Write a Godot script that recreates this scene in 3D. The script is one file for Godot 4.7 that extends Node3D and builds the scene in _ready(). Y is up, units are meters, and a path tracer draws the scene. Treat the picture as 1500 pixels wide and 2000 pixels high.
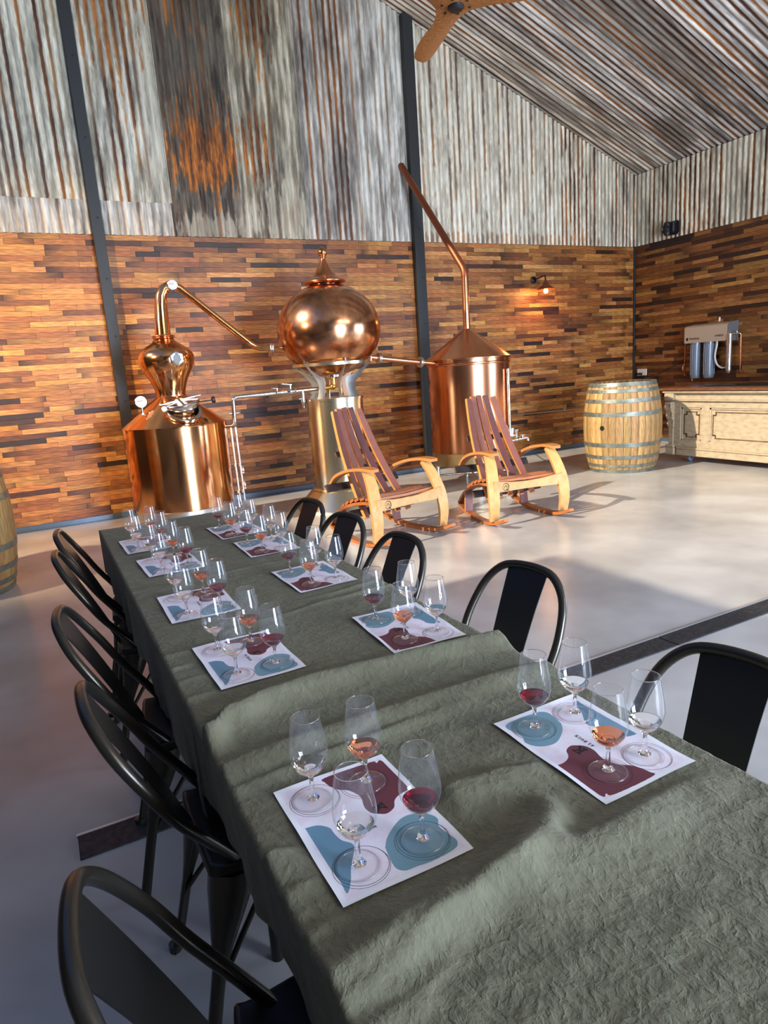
extends Node3D

# ---------------------------------------------------------------- mesh builder
class MB:
	var v := PackedVector3Array()
	var n := PackedVector3Array()
	var u := PackedVector2Array()
	var c := PackedColorArray()
	var ix := PackedInt32Array()
	var col := Color.WHITE
	var T := Transform3D()

	func vert(p: Vector3, nn: Vector3, uv: Vector2, cc: Color) -> void:
		v.append(T * p)
		n.append((T.basis * nn).normalized())
		u.append(uv)
		c.append(cc)

	func tri(a: Vector3, b: Vector3, d: Vector3) -> void: # counter-clockwise seen from outside
		var nn := (b - a).cross(d - a)
		if nn.length_squared() < 1e-18:
			return
		nn = nn.normalized()
		var k := v.size()
		vert(a, nn, Vector2.ZERO, col)
		vert(b, nn, Vector2.ZERO, col)
		vert(d, nn, Vector2.ZERO, col)
		ix.append_array([k, k + 2, k + 1])

	func quad(a: Vector3, b: Vector3, d: Vector3, e: Vector3, cols := []) -> void:
		var nn := (d - a).cross(e - b).normalized()
		var k := v.size()
		var has := cols.size() == 4
		vert(a, nn, Vector2(0, 0), cols[0] if has else col)
		vert(b, nn, Vector2(1, 0), cols[1] if has else col)
		vert(d, nn, Vector2(1, 1), cols[2] if has else col)
		vert(e, nn, Vector2(0, 1), cols[3] if has else col)
		ix.append_array([k, k + 2, k + 1, k, k + 3, k + 2])

	# rows of points; the outside is row direction x column direction
	func grid(P: Array, closed := false, uvs := []) -> void:
		var R := P.size()
		var C: int = P[0].size()
		var k := v.size()
		var N := []
		for i in R:
			var row := PackedVector3Array()
			for j in C:
				var i0: int = max(i - 1, 0)
				var i1: int = min(i + 1, R - 1)
				var j0: int = j - 1
				var j1: int = j + 1
				if closed:
					j0 = C - 2 if j == 0 else j - 1
					j1 = 1 if j == C - 1 else j + 1
				else:
					j0 = max(j0, 0)
					j1 = min(j1, C - 1)
				var dr: Vector3 = P[i1][j] - P[i0][j]
				var dc: Vector3 = P[i][j1] - P[i][j0]
				var m := dr.cross(dc)
				if m.length_squared() < 1e-20:
					var q: int = 1 if i == 0 else i - 1
					m = dr.cross(P[q][j1] - P[q][j0])
				row.append(m.normalized())
			N.append(row)
		for i in R:
			for j in C:
				var uv: Vector2 = uvs[i][j] if uvs.size() else Vector2(float(j) / (C - 1), float(i) / (R - 1))
				vert(P[i][j], N[i][j], uv, col)
		for i in R - 1:
			for j in C - 1:
				var a := k + i * C + j
				var b := a + C
				ix.append_array([a, b + 1, b, a, a + 1, b + 1])

	func lathe(prof: Array, seg := 24, at := Vector3.ZERO, a0 := 0.0, a1 := TAU, sharp := 0.6) -> void:
		var parts := [[prof[0]]]
		for i in range(1, prof.size()):
			parts[-1].append(prof[i])
			if i < prof.size() - 1:
				var d0: Vector2 = (prof[i] - prof[i - 1]).normalized()
				var d1: Vector2 = (prof[i + 1] - prof[i]).normalized()
				if d0.dot(d1) < cos(sharp):
					parts.append([prof[i]])
		for q in parts:
			var P := []
			for p in q:
				var row := PackedVector3Array()
				for s in seg + 1:
					var t: float = a0 + (a1 - a0) * s / seg
					row.append(at + Vector3(p.x * cos(t), p.y, p.x * sin(t)))
				P.append(row)
			grid(P, absf(a1 - a0) > 6.28)

	func ball(at: Vector3, r: Vector3, seg := 16, rings := 10) -> void:
		var P := []
		for i in rings + 1:
			var f := -PI / 2 + PI * i / rings
			var row := PackedVector3Array()
			for s in seg + 1:
				var t := TAU * s / seg
				row.append(at + Vector3(r.x * cos(f) * cos(t), r.y * sin(f), r.z * cos(f) * sin(t)))
			P.append(row)
		grid(P, true)

	func tube(path: Array, rad, seg := 12, cap := true, loop := false) -> void:
		var m := path.size()
		var P := []
		var up := Vector3.ZERO
		for i in m:
			var t: Vector3
			if loop:
				t = (path[(i + 1) % (m - 1)] - path[(i + m - 2) % (m - 1)]).normalized()
			else:
				t = (path[min(i + 1, m - 1)] - path[max(i - 1, 0)]).normalized()
			if up == Vector3.ZERO:
				up = Vector3.UP if absf(t.y) < 0.9 else Vector3.RIGHT
			var a := (up - t * up.dot(t)).normalized()
			up = a
			var b := t.cross(a)
			var r: float = rad[i] if rad is Array else rad
			var row := PackedVector3Array()
			for s in seg + 1:
				var f := TAU * s / seg
				row.append(path[i] + (a * cos(f) - b * sin(f)) * r)
			P.append(row)
		grid(P, true)
		if cap and not loop:
			for s in seg:
				tri(path[0], P[0][s], P[0][s + 1])
				tri(path[m - 1], P[m - 1][s + 1], P[m - 1][s])

	func box(at: Vector3, size: Vector3, bev := 0.0) -> void:
		var h := size / 2
		bev = min(bev, min(h.x, min(h.y, h.z)) * 0.9)
		for ax in 3:
			for s in [-1.0, 1.0]:
				var nn := Vector3.ZERO
				nn[ax] = s
				var a := Vector3.ZERO
				a[(ax + 1) % 3] = 1.0
				var b := nn.cross(a)
				var ha: float = absf(a.dot(h)) - bev
				var hb: float = absf(b.dot(h)) - bev
				var o := at + nn * h[ax]
				quad(o - a * ha - b * hb, o + a * ha - b * hb, o + a * ha + b * hb, o - a * ha + b * hb) if nn.dot(a.cross(b)) > 0 else quad(o - a * ha - b * hb, o - a * ha + b * hb, o + a * ha + b * hb, o + a * ha - b * hb)
		if bev <= 0.0:
			return
		for ax in 3:
			var e := Vector3.ZERO
			e[ax] = h[ax] - bev
			for s in [-1.0, 1.0]:
				for q in [-1.0, 1.0]:
					var a := Vector3.ZERO
					a[(ax + 1) % 3] = s
					var b := Vector3.ZERO
					b[(ax + 2) % 3] = q
					var p0 := at + a * h + b * (h - Vector3.ONE * bev)
					var p1 := at + a * (h - Vector3.ONE * bev) + b * h
					var out := a + b
					if (p1 - p0).cross(e).dot(out) > 0:
						quad(p0 - e, p1 - e, p1 + e, p0 + e)
					else:
						quad(p1 - e, p0 - e, p0 + e, p1 + e)
		for x in [-1.0, 1.0]:
			for y in [-1.0, 1.0]:
				for z in [-1.0, 1.0]:
					var s := Vector3(x, y, z)
					var i := h - Vector3.ONE * bev
					var p := at + s * Vector3(h.x, i.y, i.z)
					var q := at + s * Vector3(i.x, h.y, i.z)
					var r := at + s * Vector3(i.x, i.y, h.z)
					if x * y * z > 0:
						tri(p, q, r)
					else:
						tri(p, r, q)

	# a bent board: path of centres, widths along wd, thickness across it; edge colour apart
	func strip(path: Array, widths, thick: float, wd: Vector3, edge = null, wds := []) -> void:
		var m := path.size()
		var c0 := col
		var A := [[], [], [], []]
		for i in m:
			var t: Vector3 = (path[min(i + 1, m - 1)] - path[max(i - 1, 0)]).normalized()
			var w: Vector3 = wds[i] if wds.size() else wd
			w = (w - t * w.dot(t)).normalized()
			var nn := t.cross(w)
			var hw: float = (widths[i] if widths is Array else widths) / 2
			var o: Vector3 = path[i]
			A[0].append(o + w * hw + nn * thick / 2)
			A[1].append(o - w * hw + nn * thick / 2)
			A[2].append(o - w * hw - nn * thick / 2)
			A[3].append(o + w * hw - nn * thick / 2)
		for q in 4:
			if edge != null:
				col = edge if q % 2 == 1 else c0
			var P := []
			for i in m:
				P.append(PackedVector3Array([A[q][i], A[(q + 1) % 4][i]]))
			# keep the outside out
			var mid: Vector3 = (A[q][0] + A[(q + 1) % 4][0]) / 2 - path[0]
			var dr: Vector3 = A[q][1] - A[q][0]
			var dc: Vector3 = A[(q + 1) % 4][0] - A[q][0]
			if dr.cross(dc).dot(mid) < 0:
				for i in m:
					P[i] = PackedVector3Array([A[(q + 1) % 4][i], A[q][i]])
			grid(P)
		if edge != null:
			col = edge
		for e in [0, m - 1]:
			var t: Vector3 = path[1] - path[0] if e == 0 else path[m - 2] - path[m - 1]
			var a: Vector3 = A[0][e]
			var b: Vector3 = A[1][e]
			if (b - a).cross(A[2][e] - a).dot(t) < 0:
				quad(A[0][e], A[1][e], A[2][e], A[3][e])
			else:
				quad(A[3][e], A[2][e], A[1][e], A[0][e])
		col = c0

	# polygon in the xy plane pushed out to +-depth/2 in z
	func prism(poly: Array, depth: float) -> void:
		var pp := PackedVector2Array(poly)
		if Geometry2D.is_polygon_clockwise(pp):
			pp.reverse()
		# in y-up axes Godot's test is mirrored: make it counter-clockwise by area
		var area := 0.0
		for i in pp.size():
			var a := pp[i]
			var b := pp[(i + 1) % pp.size()]
			area += a.x * b.y - b.x * a.y
		if area < 0:
			pp.reverse()
		var t := Geometry2D.triangulate_polygon(pp)
		var h := depth / 2
		for i in range(0, t.size(), 3):
			var a := pp[t[i]]
			var b := pp[t[i + 1]]
			var d := pp[t[i + 2]]
			if (b - a).cross(d - a) < 0:
				var s := b
				b = d
				d = s
			tri(Vector3(a.x, a.y, h), Vector3(b.x, b.y, h), Vector3(d.x, d.y, h))
			tri(Vector3(a.x, a.y, -h), Vector3(d.x, d.y, -h), Vector3(b.x, b.y, -h))
		for i in pp.size():
			var a := pp[i]
			var b := pp[(i + 1) % pp.size()]
			quad(Vector3(a.x, a.y, h), Vector3(a.x, a.y, -h), Vector3(b.x, b.y, -h), Vector3(b.x, b.y, h))

	func mesh() -> ArrayMesh:
		var A := []
		A.resize(Mesh.ARRAY_MAX)
		A[Mesh.ARRAY_VERTEX] = v
		A[Mesh.ARRAY_NORMAL] = n
		A[Mesh.ARRAY_TEX_UV] = u
		A[Mesh.ARRAY_COLOR] = c
		A[Mesh.ARRAY_INDEX] = ix
		var m := ArrayMesh.new()
		m.add_surface_from_arrays(Mesh.PRIMITIVE_TRIANGLES, A)
		return m

# ---------------------------------------------------------------- naming and tagging
var counts := {}
var rng := RandomNumberGenerator.new()
var MT := {}

func put(node: Node, called: String, parent: Node = self) -> Node:
	var key := str(parent.get_instance_id()) + called
	var k: int = counts.get(key, 0)
	counts[key] = k + 1
	node.name = called if k == 0 else called + "_%03d" % k
	parent.add_child(node, true)
	return node

func part(called: String, mb: MB, mat: Material, parent: Node = self) -> MeshInstance3D:
	var o := MeshInstance3D.new()
	o.mesh = mb.mesh()
	o.material_override = mat
	put(o, called, parent)
	return o

func shared(called: String, mesh: Mesh, mat: Material, parent: Node, at := Transform3D()) -> MeshInstance3D:
	var o := MeshInstance3D.new()
	o.mesh = mesh
	o.material_override = mat
	o.transform = at
	put(o, called, parent)
	return o

func tag(o: Node, label: String, category := "", group := "", kind := "") -> Node:
	o.set_meta("label", label)
	if category:
		o.set_meta("category", category)
	if group:
		o.set_meta("group", group)
	if kind:
		o.set_meta("kind", kind)
	return o

func thing(called: String, label: String, category: String, at := Vector3.ZERO, turn := 0.0, group := "", kind := "") -> Node3D:
	var o := Node3D.new()
	o.position = at
	o.rotation.y = turn
	put(o, called)
	tag(o, label, category, group, kind)
	return o

func copy(src: Node3D, called: String, label: String, at: Vector3, turn: float) -> Node3D:
	var o: Node3D = src.duplicate()
	put(o, called)
	o.position = at
	o.rotation.y = turn
	o.set_meta("label", label)
	return o

func lin(r: float, g: float, b: float) -> Color: # sRGB numbers 0..255 to a linear vertex colour
	return Color(r / 255.0, g / 255.0, b / 255.0).srgb_to_linear()

func rgb(r: float, g: float, b: float, a := 1.0) -> Color:
	return Color(r / 255.0, g / 255.0, b / 255.0, a)

func mat(called: String, col: Color, rough := 0.6, metal := 0.0, vc := false) -> StandardMaterial3D:
	var m := StandardMaterial3D.new()
	m.resource_name = called
	m.albedo_color = col
	m.roughness = rough
	m.metallic = metal
	m.vertex_color_use_as_albedo = vc
	MT[called] = m
	return m

func noise_tex(freq: float, lo: float, hi: float, size := 512, kind := FastNoiseLite.TYPE_SIMPLEX, fractal := FastNoiseLite.FRACTAL_FBM, oct := 4, mid := 0.5) -> NoiseTexture2D:
	var f := FastNoiseLite.new()
	f.noise_type = kind
	f.fractal_type = fractal
	f.fractal_octaves = oct
	f.frequency = freq
	f.seed = 7 + MT.size()
	var t := NoiseTexture2D.new()
	t.width = size
	t.height = size
	t.seamless = true
	t.noise = f
	var g := Gradient.new()
	g.offsets = PackedFloat32Array([0.0, mid, 1.0])
	g.colors = PackedColorArray([Color(lo, lo, lo), Color((lo + hi) / 2, (lo + hi) / 2, (lo + hi) / 2), Color(hi, hi, hi)])
	t.color_ramp = g
	return t

func tri_map(m: StandardMaterial3D, s: Vector3, world := true) -> void:
	m.uv1_triplanar = true
	m.uv1_world_triplanar = world
	m.uv1_scale = s

func spline(pts: Array, n := 6) -> Array: # Catmull-Rom through Vector3 points
	var out := []
	for i in pts.size() - 1:
		var p0: Vector3 = pts[max(i - 1, 0)]
		var p1: Vector3 = pts[i]
		var p2: Vector3 = pts[i + 1]
		var p3: Vector3 = pts[min(i + 2, pts.size() - 1)]
		for k in n:
			var t := float(k) / n
			out.append(p1.cubic_interpolate(p2, p0, p3, t))
	out.append(pts[-1])
	return out

func spline2(pts: Array, n := 5) -> Array:
	var out := []
	for i in pts.size() - 1:
		var p0: Vector2 = pts[max(i - 1, 0)]
		var p3: Vector2 = pts[min(i + 2, pts.size() - 1)]
		for k in n:
			out.append(pts[i].cubic_interpolate(pts[i + 1], p0, p3, float(k) / n))
	out.append(pts[-1])
	return out

func arc(a: Vector3, corner: Vector3, b: Vector3, r: float, n := 6) -> Array: # rounded corner
	var d0 := (a - corner).normalized()
	var d1 := (b - corner).normalized()
	var p0 := corner + d0 * r
	var p1 := corner + d1 * r
	var out := []
	for k in n + 1:
		var t := float(k) / n
		out.append(p0.lerp(corner, t).lerp(corner.lerp(p1, t), t))
	return out

func pipe_path(pts: Array, r: float) -> Array:
	var out := [pts[0]]
	for i in range(1, pts.size() - 1):
		out.append_array(arc(pts[i - 1], pts[i], pts[i + 1], r))
	out.append(pts[-1])
	return out

const BACK := -8.05     # staves of the back wall
const RIGHT := 8.88     # staves of the right wall
const LEFT := -2.2
const FRONT := 3.4
const EAVE := 4.09
const PITCH := 0.393
const RIDGE := 2.5
const WOOD_H := 3.07

func rake(x: float) -> float:
	return EAVE + (8.93 - x) * PITCH if x > RIDGE else EAVE + (8.93 - RIDGE) * PITCH - (RIDGE - x) * PITCH

func _ready() -> void:
	rng.seed = 20
	camera_and_light()
	materials()
	room()
	clad_walls()
	corrugated()
	trims()
	stills()
	barrels()
	counter()
	wall_things()
	rockers()
	tables()
	chairs()
	placemats_and_glasses()

func camera_and_light() -> void:
	var cam := Camera3D.new()
	cam.name = "camera"
	cam.transform = Transform3D(Basis(Vector3(0.88332, -0.07046, 0.46345), Vector3(0.15883, 0.97515, -0.15448), Vector3(-0.44105, 0.21007, 0.87255)).orthonormalized(), Vector3(0, 1.45, 0))
	cam.fov = 75.22
	cam.near = 0.05
	cam.far = 200.0
	add_child(cam)
	cam.current = true
	var sky := ProceduralSkyMaterial.new()
	sky.sky_top_color = Color(0.42, 0.56, 0.86)
	sky.sky_horizon_color = Color(0.84, 0.89, 0.98)
	sky.sky_curve = 0.2
	sky.ground_bottom_color = Color(0.62, 0.62, 0.62)
	sky.ground_horizon_color = Color(0.72, 0.73, 0.76)
	sky.sun_angle_max = 0.1
	var e := Environment.new()
	e.background_mode = Environment.BG_SKY
	e.sky = Sky.new()
	e.sky.sky_material = sky
	e.background_energy_multiplier = 0.8
	e.tonemap_mode = Environment.TONE_MAPPER_LINEAR
	e.tonemap_exposure = 1.1
	e.sdfgi_enabled = true
	e.ssao_enabled = true
	e.ssil_enabled = true
	var w := WorldEnvironment.new()
	w.name = "world"
	w.environment = e
	add_child(w)
	var sun := DirectionalLight3D.new()
	sun.name = "sun"
	sun.light_color = Color(1.0, 0.95, 0.86)
	sun.light_energy = 1.9
	sun.light_angular_distance = 0.9
	sun.shadow_enabled = true
	sun.sky_mode = DirectionalLight3D.SKY_MODE_LIGHT_ONLY
	add_child(sun)
	# daylight in the glazed door; added fill light in the gable and side windows
	for q in [["door_daylight", Vector3(3.1, 1.33, FRONT - 0.03), Vector2(2.3, 2.5), 92.0, Color(0.83, 0.90, 1.0)], ["side_fill", Vector3(RIGHT - 0.06, 1.33, -0.2), Vector2(3.6, 2.5), 36.0, Color(0.76, 0.86, 1.0)], ["gable_fill", Vector3(4.6, 4.57, FRONT - 0.03), Vector2(4.4, 1.1), 17.0, Color(1.0, 0.96, 0.90)]]:
		var a := AreaLight3D.new()
		a.area_size = q[2]
		a.light_color = q[4]
		a.light_energy = q[3]
		a.area_range = 20.0
		a.area_attenuation = 2.0
		a.shadow_enabled = true
		a.position = q[1]
		if q[0] == "side_fill":
			a.rotation.y = PI / 2 # faces into the room from the right wall
		put(a, q[0])
	sun.look_at_from_position(Vector3.ZERO, Vector3(0.835, -0.545, -0.03), Vector3.UP)

func materials() -> void:
	var grain := noise_tex(0.012, 0.62, 1.0, 512)
	var m := mat("stave_wood", Color.WHITE, 0.5, 0.0, true)
	m.albedo_texture = grain
	tri_map(m, Vector3(0.9, 11.0, 0.9))
	m = mat("oak", Color.WHITE, 0.55, 0.0, true) # grain along y of the object
	m.albedo_texture = grain
	tri_map(m, Vector3(9.0, 0.8, 9.0), false)
	m = mat("board_wood", Color.WHITE, 0.42, 0.0, true)
	m.albedo_texture = noise_tex(0.012, 0.88, 1.0, 256)
	tri_map(m, Vector3(3.0, 3.0, 3.0), false)
	m = mat("fan_wood", rgb(176, 112, 58), 0.4)
	m.albedo_texture = grain
	tri_map(m, Vector3(6.0, 6.0, 6.0), false)
	var patina := noise_tex(0.008, 0.84, 1.0, 512)
	m = mat("copper", rgb(252, 178, 118), 0.13, 1.0)
	m.albedo_texture = patina
	tri_map(m, Vector3(0.8, 0.25, 0.8), false)
	m = mat("old_copper", rgb(250, 180, 134), 0.19, 1.0)
	m.albedo_texture = noise_tex(0.016, 0.62, 1.0, 512)
	tri_map(m, Vector3(0.9, 0.5, 0.9), false)
	m.heightmap_enabled = true
	m.heightmap_texture = noise_tex(0.006, 0.0, 1.0, 256)
	m.heightmap_scale = 0.06
	m = mat("aged_copper", rgb(236, 162, 118), 0.22, 1.0)
	m.albedo_texture = patina
	tri_map(m, Vector3(0.8, 0.2, 0.8), false)
	mat("dull_copper", rgb(150, 86, 58), 0.45, 0.85)
	mat("stainless", rgb(222, 222, 222), 0.16, 1.0)
	mat("brushed_steel", rgb(205, 203, 198), 0.32, 1.0)
	mat("warm_steel", rgb(224, 212, 182), 0.24, 1.0)
	m = mat("brass_band", rgb(196, 172, 128), 0.42, 1.0)
	mat("brass", rgb(226, 180, 92), 0.25, 1.0)
	mat("black_metal", rgb(26, 25, 24), 0.32, 0.35)
	mat("chair_metal", rgb(66, 62, 56), 0.28, 0.75)
	mat("chair_panel", rgb(20, 20, 19), 0.42, 0.1)
	mat("column_paint", rgb(38, 40, 41), 0.5, 0.1)
	mat("bolt_dark", rgb(18, 18, 18), 0.6)
	mat("black_plastic", rgb(22, 22, 24), 0.45)
	mat("rubber", rgb(30, 30, 32), 0.8)
	mat("white_plastic", rgb(232, 230, 224), 0.4)
	mat("gauge_face", rgb(196, 196, 192), 0.45)
	mat("hole", rgb(10, 8, 7), 0.9)
	m = mat("hoop_steel", rgb(150, 154, 142), 0.45, 0.6)
	m.albedo_texture = noise_tex(0.02, 0.65, 1.0, 256)
	tri_map(m, Vector3(2, 2, 2), false)
	m = mat("cream_paint", rgb(180, 160, 130), 0.6)
	m.albedo_texture = noise_tex(0.03, 0.8, 1.0, 512, FastNoiseLite.TYPE_SIMPLEX, FastNoiseLite.FRACTAL_FBM, 5, 0.3)
	tri_map(m, Vector3(1.0, 1.0, 0.5), false)
	m = mat("worn_edge", rgb(120, 92, 62), 0.7)
	m.albedo_texture = grain
	tri_map(m, Vector3(3, 3, 1), false)
	m = mat("counter_top", rgb(128, 80, 50), 0.35)
	m.albedo_texture = grain
	tri_map(m, Vector3(9, 9, 1), false)
	m = mat("concrete", rgb(190, 186, 183), 0.26)
	m.albedo_texture = noise_tex(0.006, 0.82, 1.0, 512)
	m.roughness_texture = noise_tex(0.01, 0.8, 1.0, 256)
	m.metallic_specular = 0.6
	tri_map(m, Vector3(0.3, 0.3, 0.3))
	m = mat("track_steel", rgb(62, 62, 66), 0.55, 0.3)
	m.albedo_texture = noise_tex(0.05, 0.5, 1.0, 256)
	tri_map(m, Vector3(2, 2, 2))
	mat("track_edge", rgb(200, 200, 204), 0.3, 0.7)
	mat("foot_steel", rgb(96, 112, 130), 0.3, 0.6)
	mat("plaster", rgb(56, 49, 45), 0.8)
	mat("outer", rgb(120, 120, 118), 0.8)
	m = mat("linen", rgb(112, 110, 88), 0.85)
	m.albedo_texture = noise_tex(0.02, 0.86, 1.0, 512)
	m.heightmap_enabled = true
	m.heightmap_texture = noise_tex(0.012, 0.0, 1.0, 1024, FastNoiseLite.TYPE_SIMPLEX, FastNoiseLite.FRACTAL_RIDGED, 5)
	(m.heightmap_texture as NoiseTexture2D).noise.domain_warp_enabled = true
	(m.heightmap_texture as NoiseTexture2D).noise.domain_warp_amplitude = 60.0
	(m.heightmap_texture as NoiseTexture2D).noise.domain_warp_frequency = 0.008
	m.heightmap_scale = 0.2
	m.rim_enabled = true
	m.rim = 0.3
	tri_map(m, Vector3(2.2, 2.2, 2.2))
	m = mat("pane", Color(0.9, 0.94, 1.0, 0.025), 0.0)
	m.transparency = BaseMaterial3D.TRANSPARENCY_ALPHA
	for q in [["solid_glass", Color(1, 1, 1, 0.0), 0.05], ["red_wine", rgb(128, 14, 38, 0.0), 0.034], ["rose_wine", rgb(252, 158, 104, 0.0), 0.034], ["clear_wine", rgb(255, 250, 240, 0.0), 0.034]]:
		m = mat(q[0], q[1], 0.0)
		m.refraction_enabled = true
		m.refraction_scale = q[2]
	m = mat("frosted_glass", rgb(176, 182, 184), 0.12, 0.4)
	m = mat("bulb_glow", rgb(255, 214, 150), 0.5)
	m.emission_enabled = true
	m.emission = Color(1.0, 0.72, 0.38)
	m.emission_energy_multiplier = 6.0
	m = mat("lens_glow", rgb(255, 230, 190), 0.5)
	m.emission_enabled = true
	m.emission = Color(1.0, 0.78, 0.5)
	m.emission_energy_multiplier = 3.0
	mat("filter_case", rgb(196, 174, 148), 0.4)
	mat("filter_side", rgb(120, 122, 126), 0.4, 0.3)
	mat("housing_grey", rgb(128, 136, 146), 0.3, 0.25)
	mat("ink", rgb(28, 26, 28), 0.6)
	mat("yellow_label", rgb(226, 178, 40), 0.5)
	mat("orange_cord", rgb(226, 92, 34), 0.5)
	mat("caster_grey", rgb(120, 134, 150), 0.35)

# ---------------------------------------------------------------- the room
func slab(called: String, mb: MB, m: String, label: String, cat := "") -> MeshInstance3D:
	var o := part(called, mb, MT[m])
	tag(o, label, cat, "", "structure")
	return o

func room() -> void:
	var b := MB.new()
	b.box(Vector3(3.3, -0.1, -2.3), Vector3(11.8, 0.2, 12.0))
	var fl := thing("floor", "polished grey concrete floor running under the tables and stills", "floor", Vector3.ZERO, 0.0, "", "structure")
	part("slab", b, MT.concrete, fl)
	# the steel track let into the floor
	var tr := thing("trim_1", "dark steel track strip let into the concrete floor", "floor track", Vector3.ZERO, 0.0, "", "structure")
	var x := -0.1
	for L in [1.45, 1.3, 1.06, 2.0, 2.0]:
		var x1: float = min(x + L, 8.7)
		b = MB.new()
		b.box(Vector3((x + x1) / 2, 0.002, -2.17), Vector3(x1 - x - 0.008, 0.007, 0.125), 0.002)
		part("track_plate", b, MT.track_steel, tr)
		x += L
	b = MB.new()
	b.box(Vector3(3.8, 0.003, -2.24), Vector3(7.8, 0.008, 0.012))
	tag(part("edge_angle", b, MT.track_edge, tr), "bright steel edge angle")
	# left wall: closed below; the unseen high opening is added, shaped for the sun
	b = MB.new()
	b.box(Vector3(LEFT - 0.1, 1.4, -2.3), Vector3(0.2, 2.8, 11.9))
	b.box(Vector3(LEFT - 0.1, 3.85, -8.0), Vector3(0.2, 2.1, 0.5))
	b.box(Vector3(LEFT - 0.1, 3.85, 0.8), Vector3(0.2, 2.1, 5.4))
	b.box(Vector3(LEFT - 0.1, 3.19, -2.7), Vector3(0.2, 0.78, 1.6))  # added raised sill that keeps the sun off the table and chairs
	slab("wall_left", b, "plaster", "plain left wall with an added clerestory opening shaped for the sun", "wall")
	# front wall behind the camera with two glazed door openings
	b = MB.new()
	for q in [[LEFT, 1.9, 0.0, 4.0], [4.3, 9.0, 0.0, 3.6], [1.9, 4.3, 2.65, 3.6], [6.9, 9.0, 3.6, 4.0]]:
		b.box(Vector3((q[0] + q[1]) / 2, (q[2] + q[3]) / 2, FRONT + 0.1), Vector3(q[1] - q[0], q[3] - q[2], 0.2))
	b.T = Transform3D(Basis(), Vector3(0, 0, FRONT + 0.1))
	b.prism([Vector2(LEFT, 4.0), Vector2(1.85, 4.0), Vector2(1.85, rake(1.85)), Vector2(LEFT, rake(LEFT))], 0.2)
	b.prism([Vector2(6.9, 4.0), Vector2(9.0, 4.0), Vector2(9.0, rake(9.0)), Vector2(6.9, rake(6.9))], 0.2)
	b.prism([Vector2(1.85, 5.15), Vector2(6.28, 5.15), Vector2(RIDGE, rake(RIDGE)), Vector2(1.85, rake(1.85))], 0.2)
	b.box(Vector3(4.4, 3.8, 0), Vector3(5.1, 0.4, 0.2))
	b.prism([Vector2(6.8, 5.0), Vector2(6.9, 4.9), Vector2(6.9, rake(6.9)), Vector2(6.28, rake(6.28))], 0.2)
	slab("wall_front", b, "plaster", "plain front wall behind the camera with a wide door opening", "wall")
	for q in [[1.9, 4.3]]:
		var d := thing("door_1", "wide glazed double door behind the camera", "door", Vector3.ZERO, 0.0, "", "structure")
		var w: float = (q[1] - q[0]) / 2
		for s in 2:
			var x0: float = q[0] + s * w
			b = MB.new()
			for r in [[x0 + 0.04, 1.325, 0.08, 2.65], [x0 + w - 0.04, 1.325, 0.08, 2.65], [x0 + w / 2, 0.06, w - 0.16, 0.12], [x0 + w / 2, 2.6, w - 0.16, 0.1]]:
				b.box(Vector3(r[0], r[1], FRONT + 0.1), Vector3(r[2], r[3], 0.06), 0.004)
			part("door_frame", b, MT.column_paint, d)
			b = MB.new()
			b.box(Vector3(x0 + w / 2, 1.33, FRONT + 0.1), Vector3(w - 0.16, 2.44, 0.006))
			part("pane", b, MT.pane, d)
	var win := thing("window_1", "added glazed gable window above the doors, unseen, for fill light", "window", Vector3.ZERO, 0.0, "", "structure")  # unseen window added to carry fill light onto upper wall and ceiling
	b = MB.new()
	for k in 5:
		b.box(Vector3(1.9 + 1.24 * k, 4.57, FRONT + 0.1), Vector3(0.06, 1.15, 0.06), 0.004)
	part("window_frame", b, MT.column_paint, win)
	for k in 4:
		b = MB.new()
		b.box(Vector3(2.52 + 1.24 * k, 4.57, FRONT + 0.1), Vector3(1.18, 1.15, 0.006))
		part("pane", b, MT.pane, win)
	win = thing("window_2", "added glazed opening in the right wall beyond the frame, for fill light", "window", Vector3.ZERO, 0.0, "", "structure")  # unseen opening added to bring cool fill light to the floor
	b = MB.new()
	for k in 4:
		b.box(Vector3(RIGHT + 0.16, 1.3, -2.0 + 1.2 * k), Vector3(0.06, 2.6, 0.07), 0.004)
	part("window_frame", b, MT.column_paint, win)
	for k in 3:
		b = MB.new()
		b.box(Vector3(RIGHT + 0.16, 1.3, -1.4 + 1.2 * k), Vector3(0.006, 2.6, 1.13))
		part("pane", b, MT.pane, win)
	# roof slabs; the left slope carries an added unseen skylight shaped to admit the sun
	b = MB.new()
	var th := 0.12
	var rk := rake(RIDGE)
	b.T = Transform3D(Basis(), Vector3(0, 0, -2.35))
	b.prism([Vector2(RIDGE, rk + 0.03), Vector2(9.2, rake(9.2) + 0.03), Vector2(9.2, rake(9.2) + th), Vector2(RIDGE, rk + th)], 12.0)
	var sx := 0.24
	b.prism([Vector2(sx, rake(sx)), Vector2(RIDGE, rk + 0.03), Vector2(RIDGE, rk + th), Vector2(sx, rake(sx) + th)], 12.0)
	var lo := LEFT - 0.3
	b.T = Transform3D(Basis(), Vector3(0, 0, 0.85))
	b.prism([Vector2(lo, rake(lo)), Vector2(sx, rake(sx)), Vector2(sx, rake(sx) + th), Vector2(lo, rake(lo) + th)], 5.5)
	b.T = Transform3D(Basis(), Vector3(0, 0, -8.1))
	b.prism([Vector2(lo, rake(lo)), Vector2(sx, rake(sx)), Vector2(sx, rake(sx) + th), Vector2(lo, rake(lo) + th)], 0.6)
	var roof := thing("ceiling", "sloping ceiling of weathered corrugated iron sheets", "ceiling", Vector3.ZERO, 0.0, "", "structure")
	part("roof_slab", b, MT.outer, roof)

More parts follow.
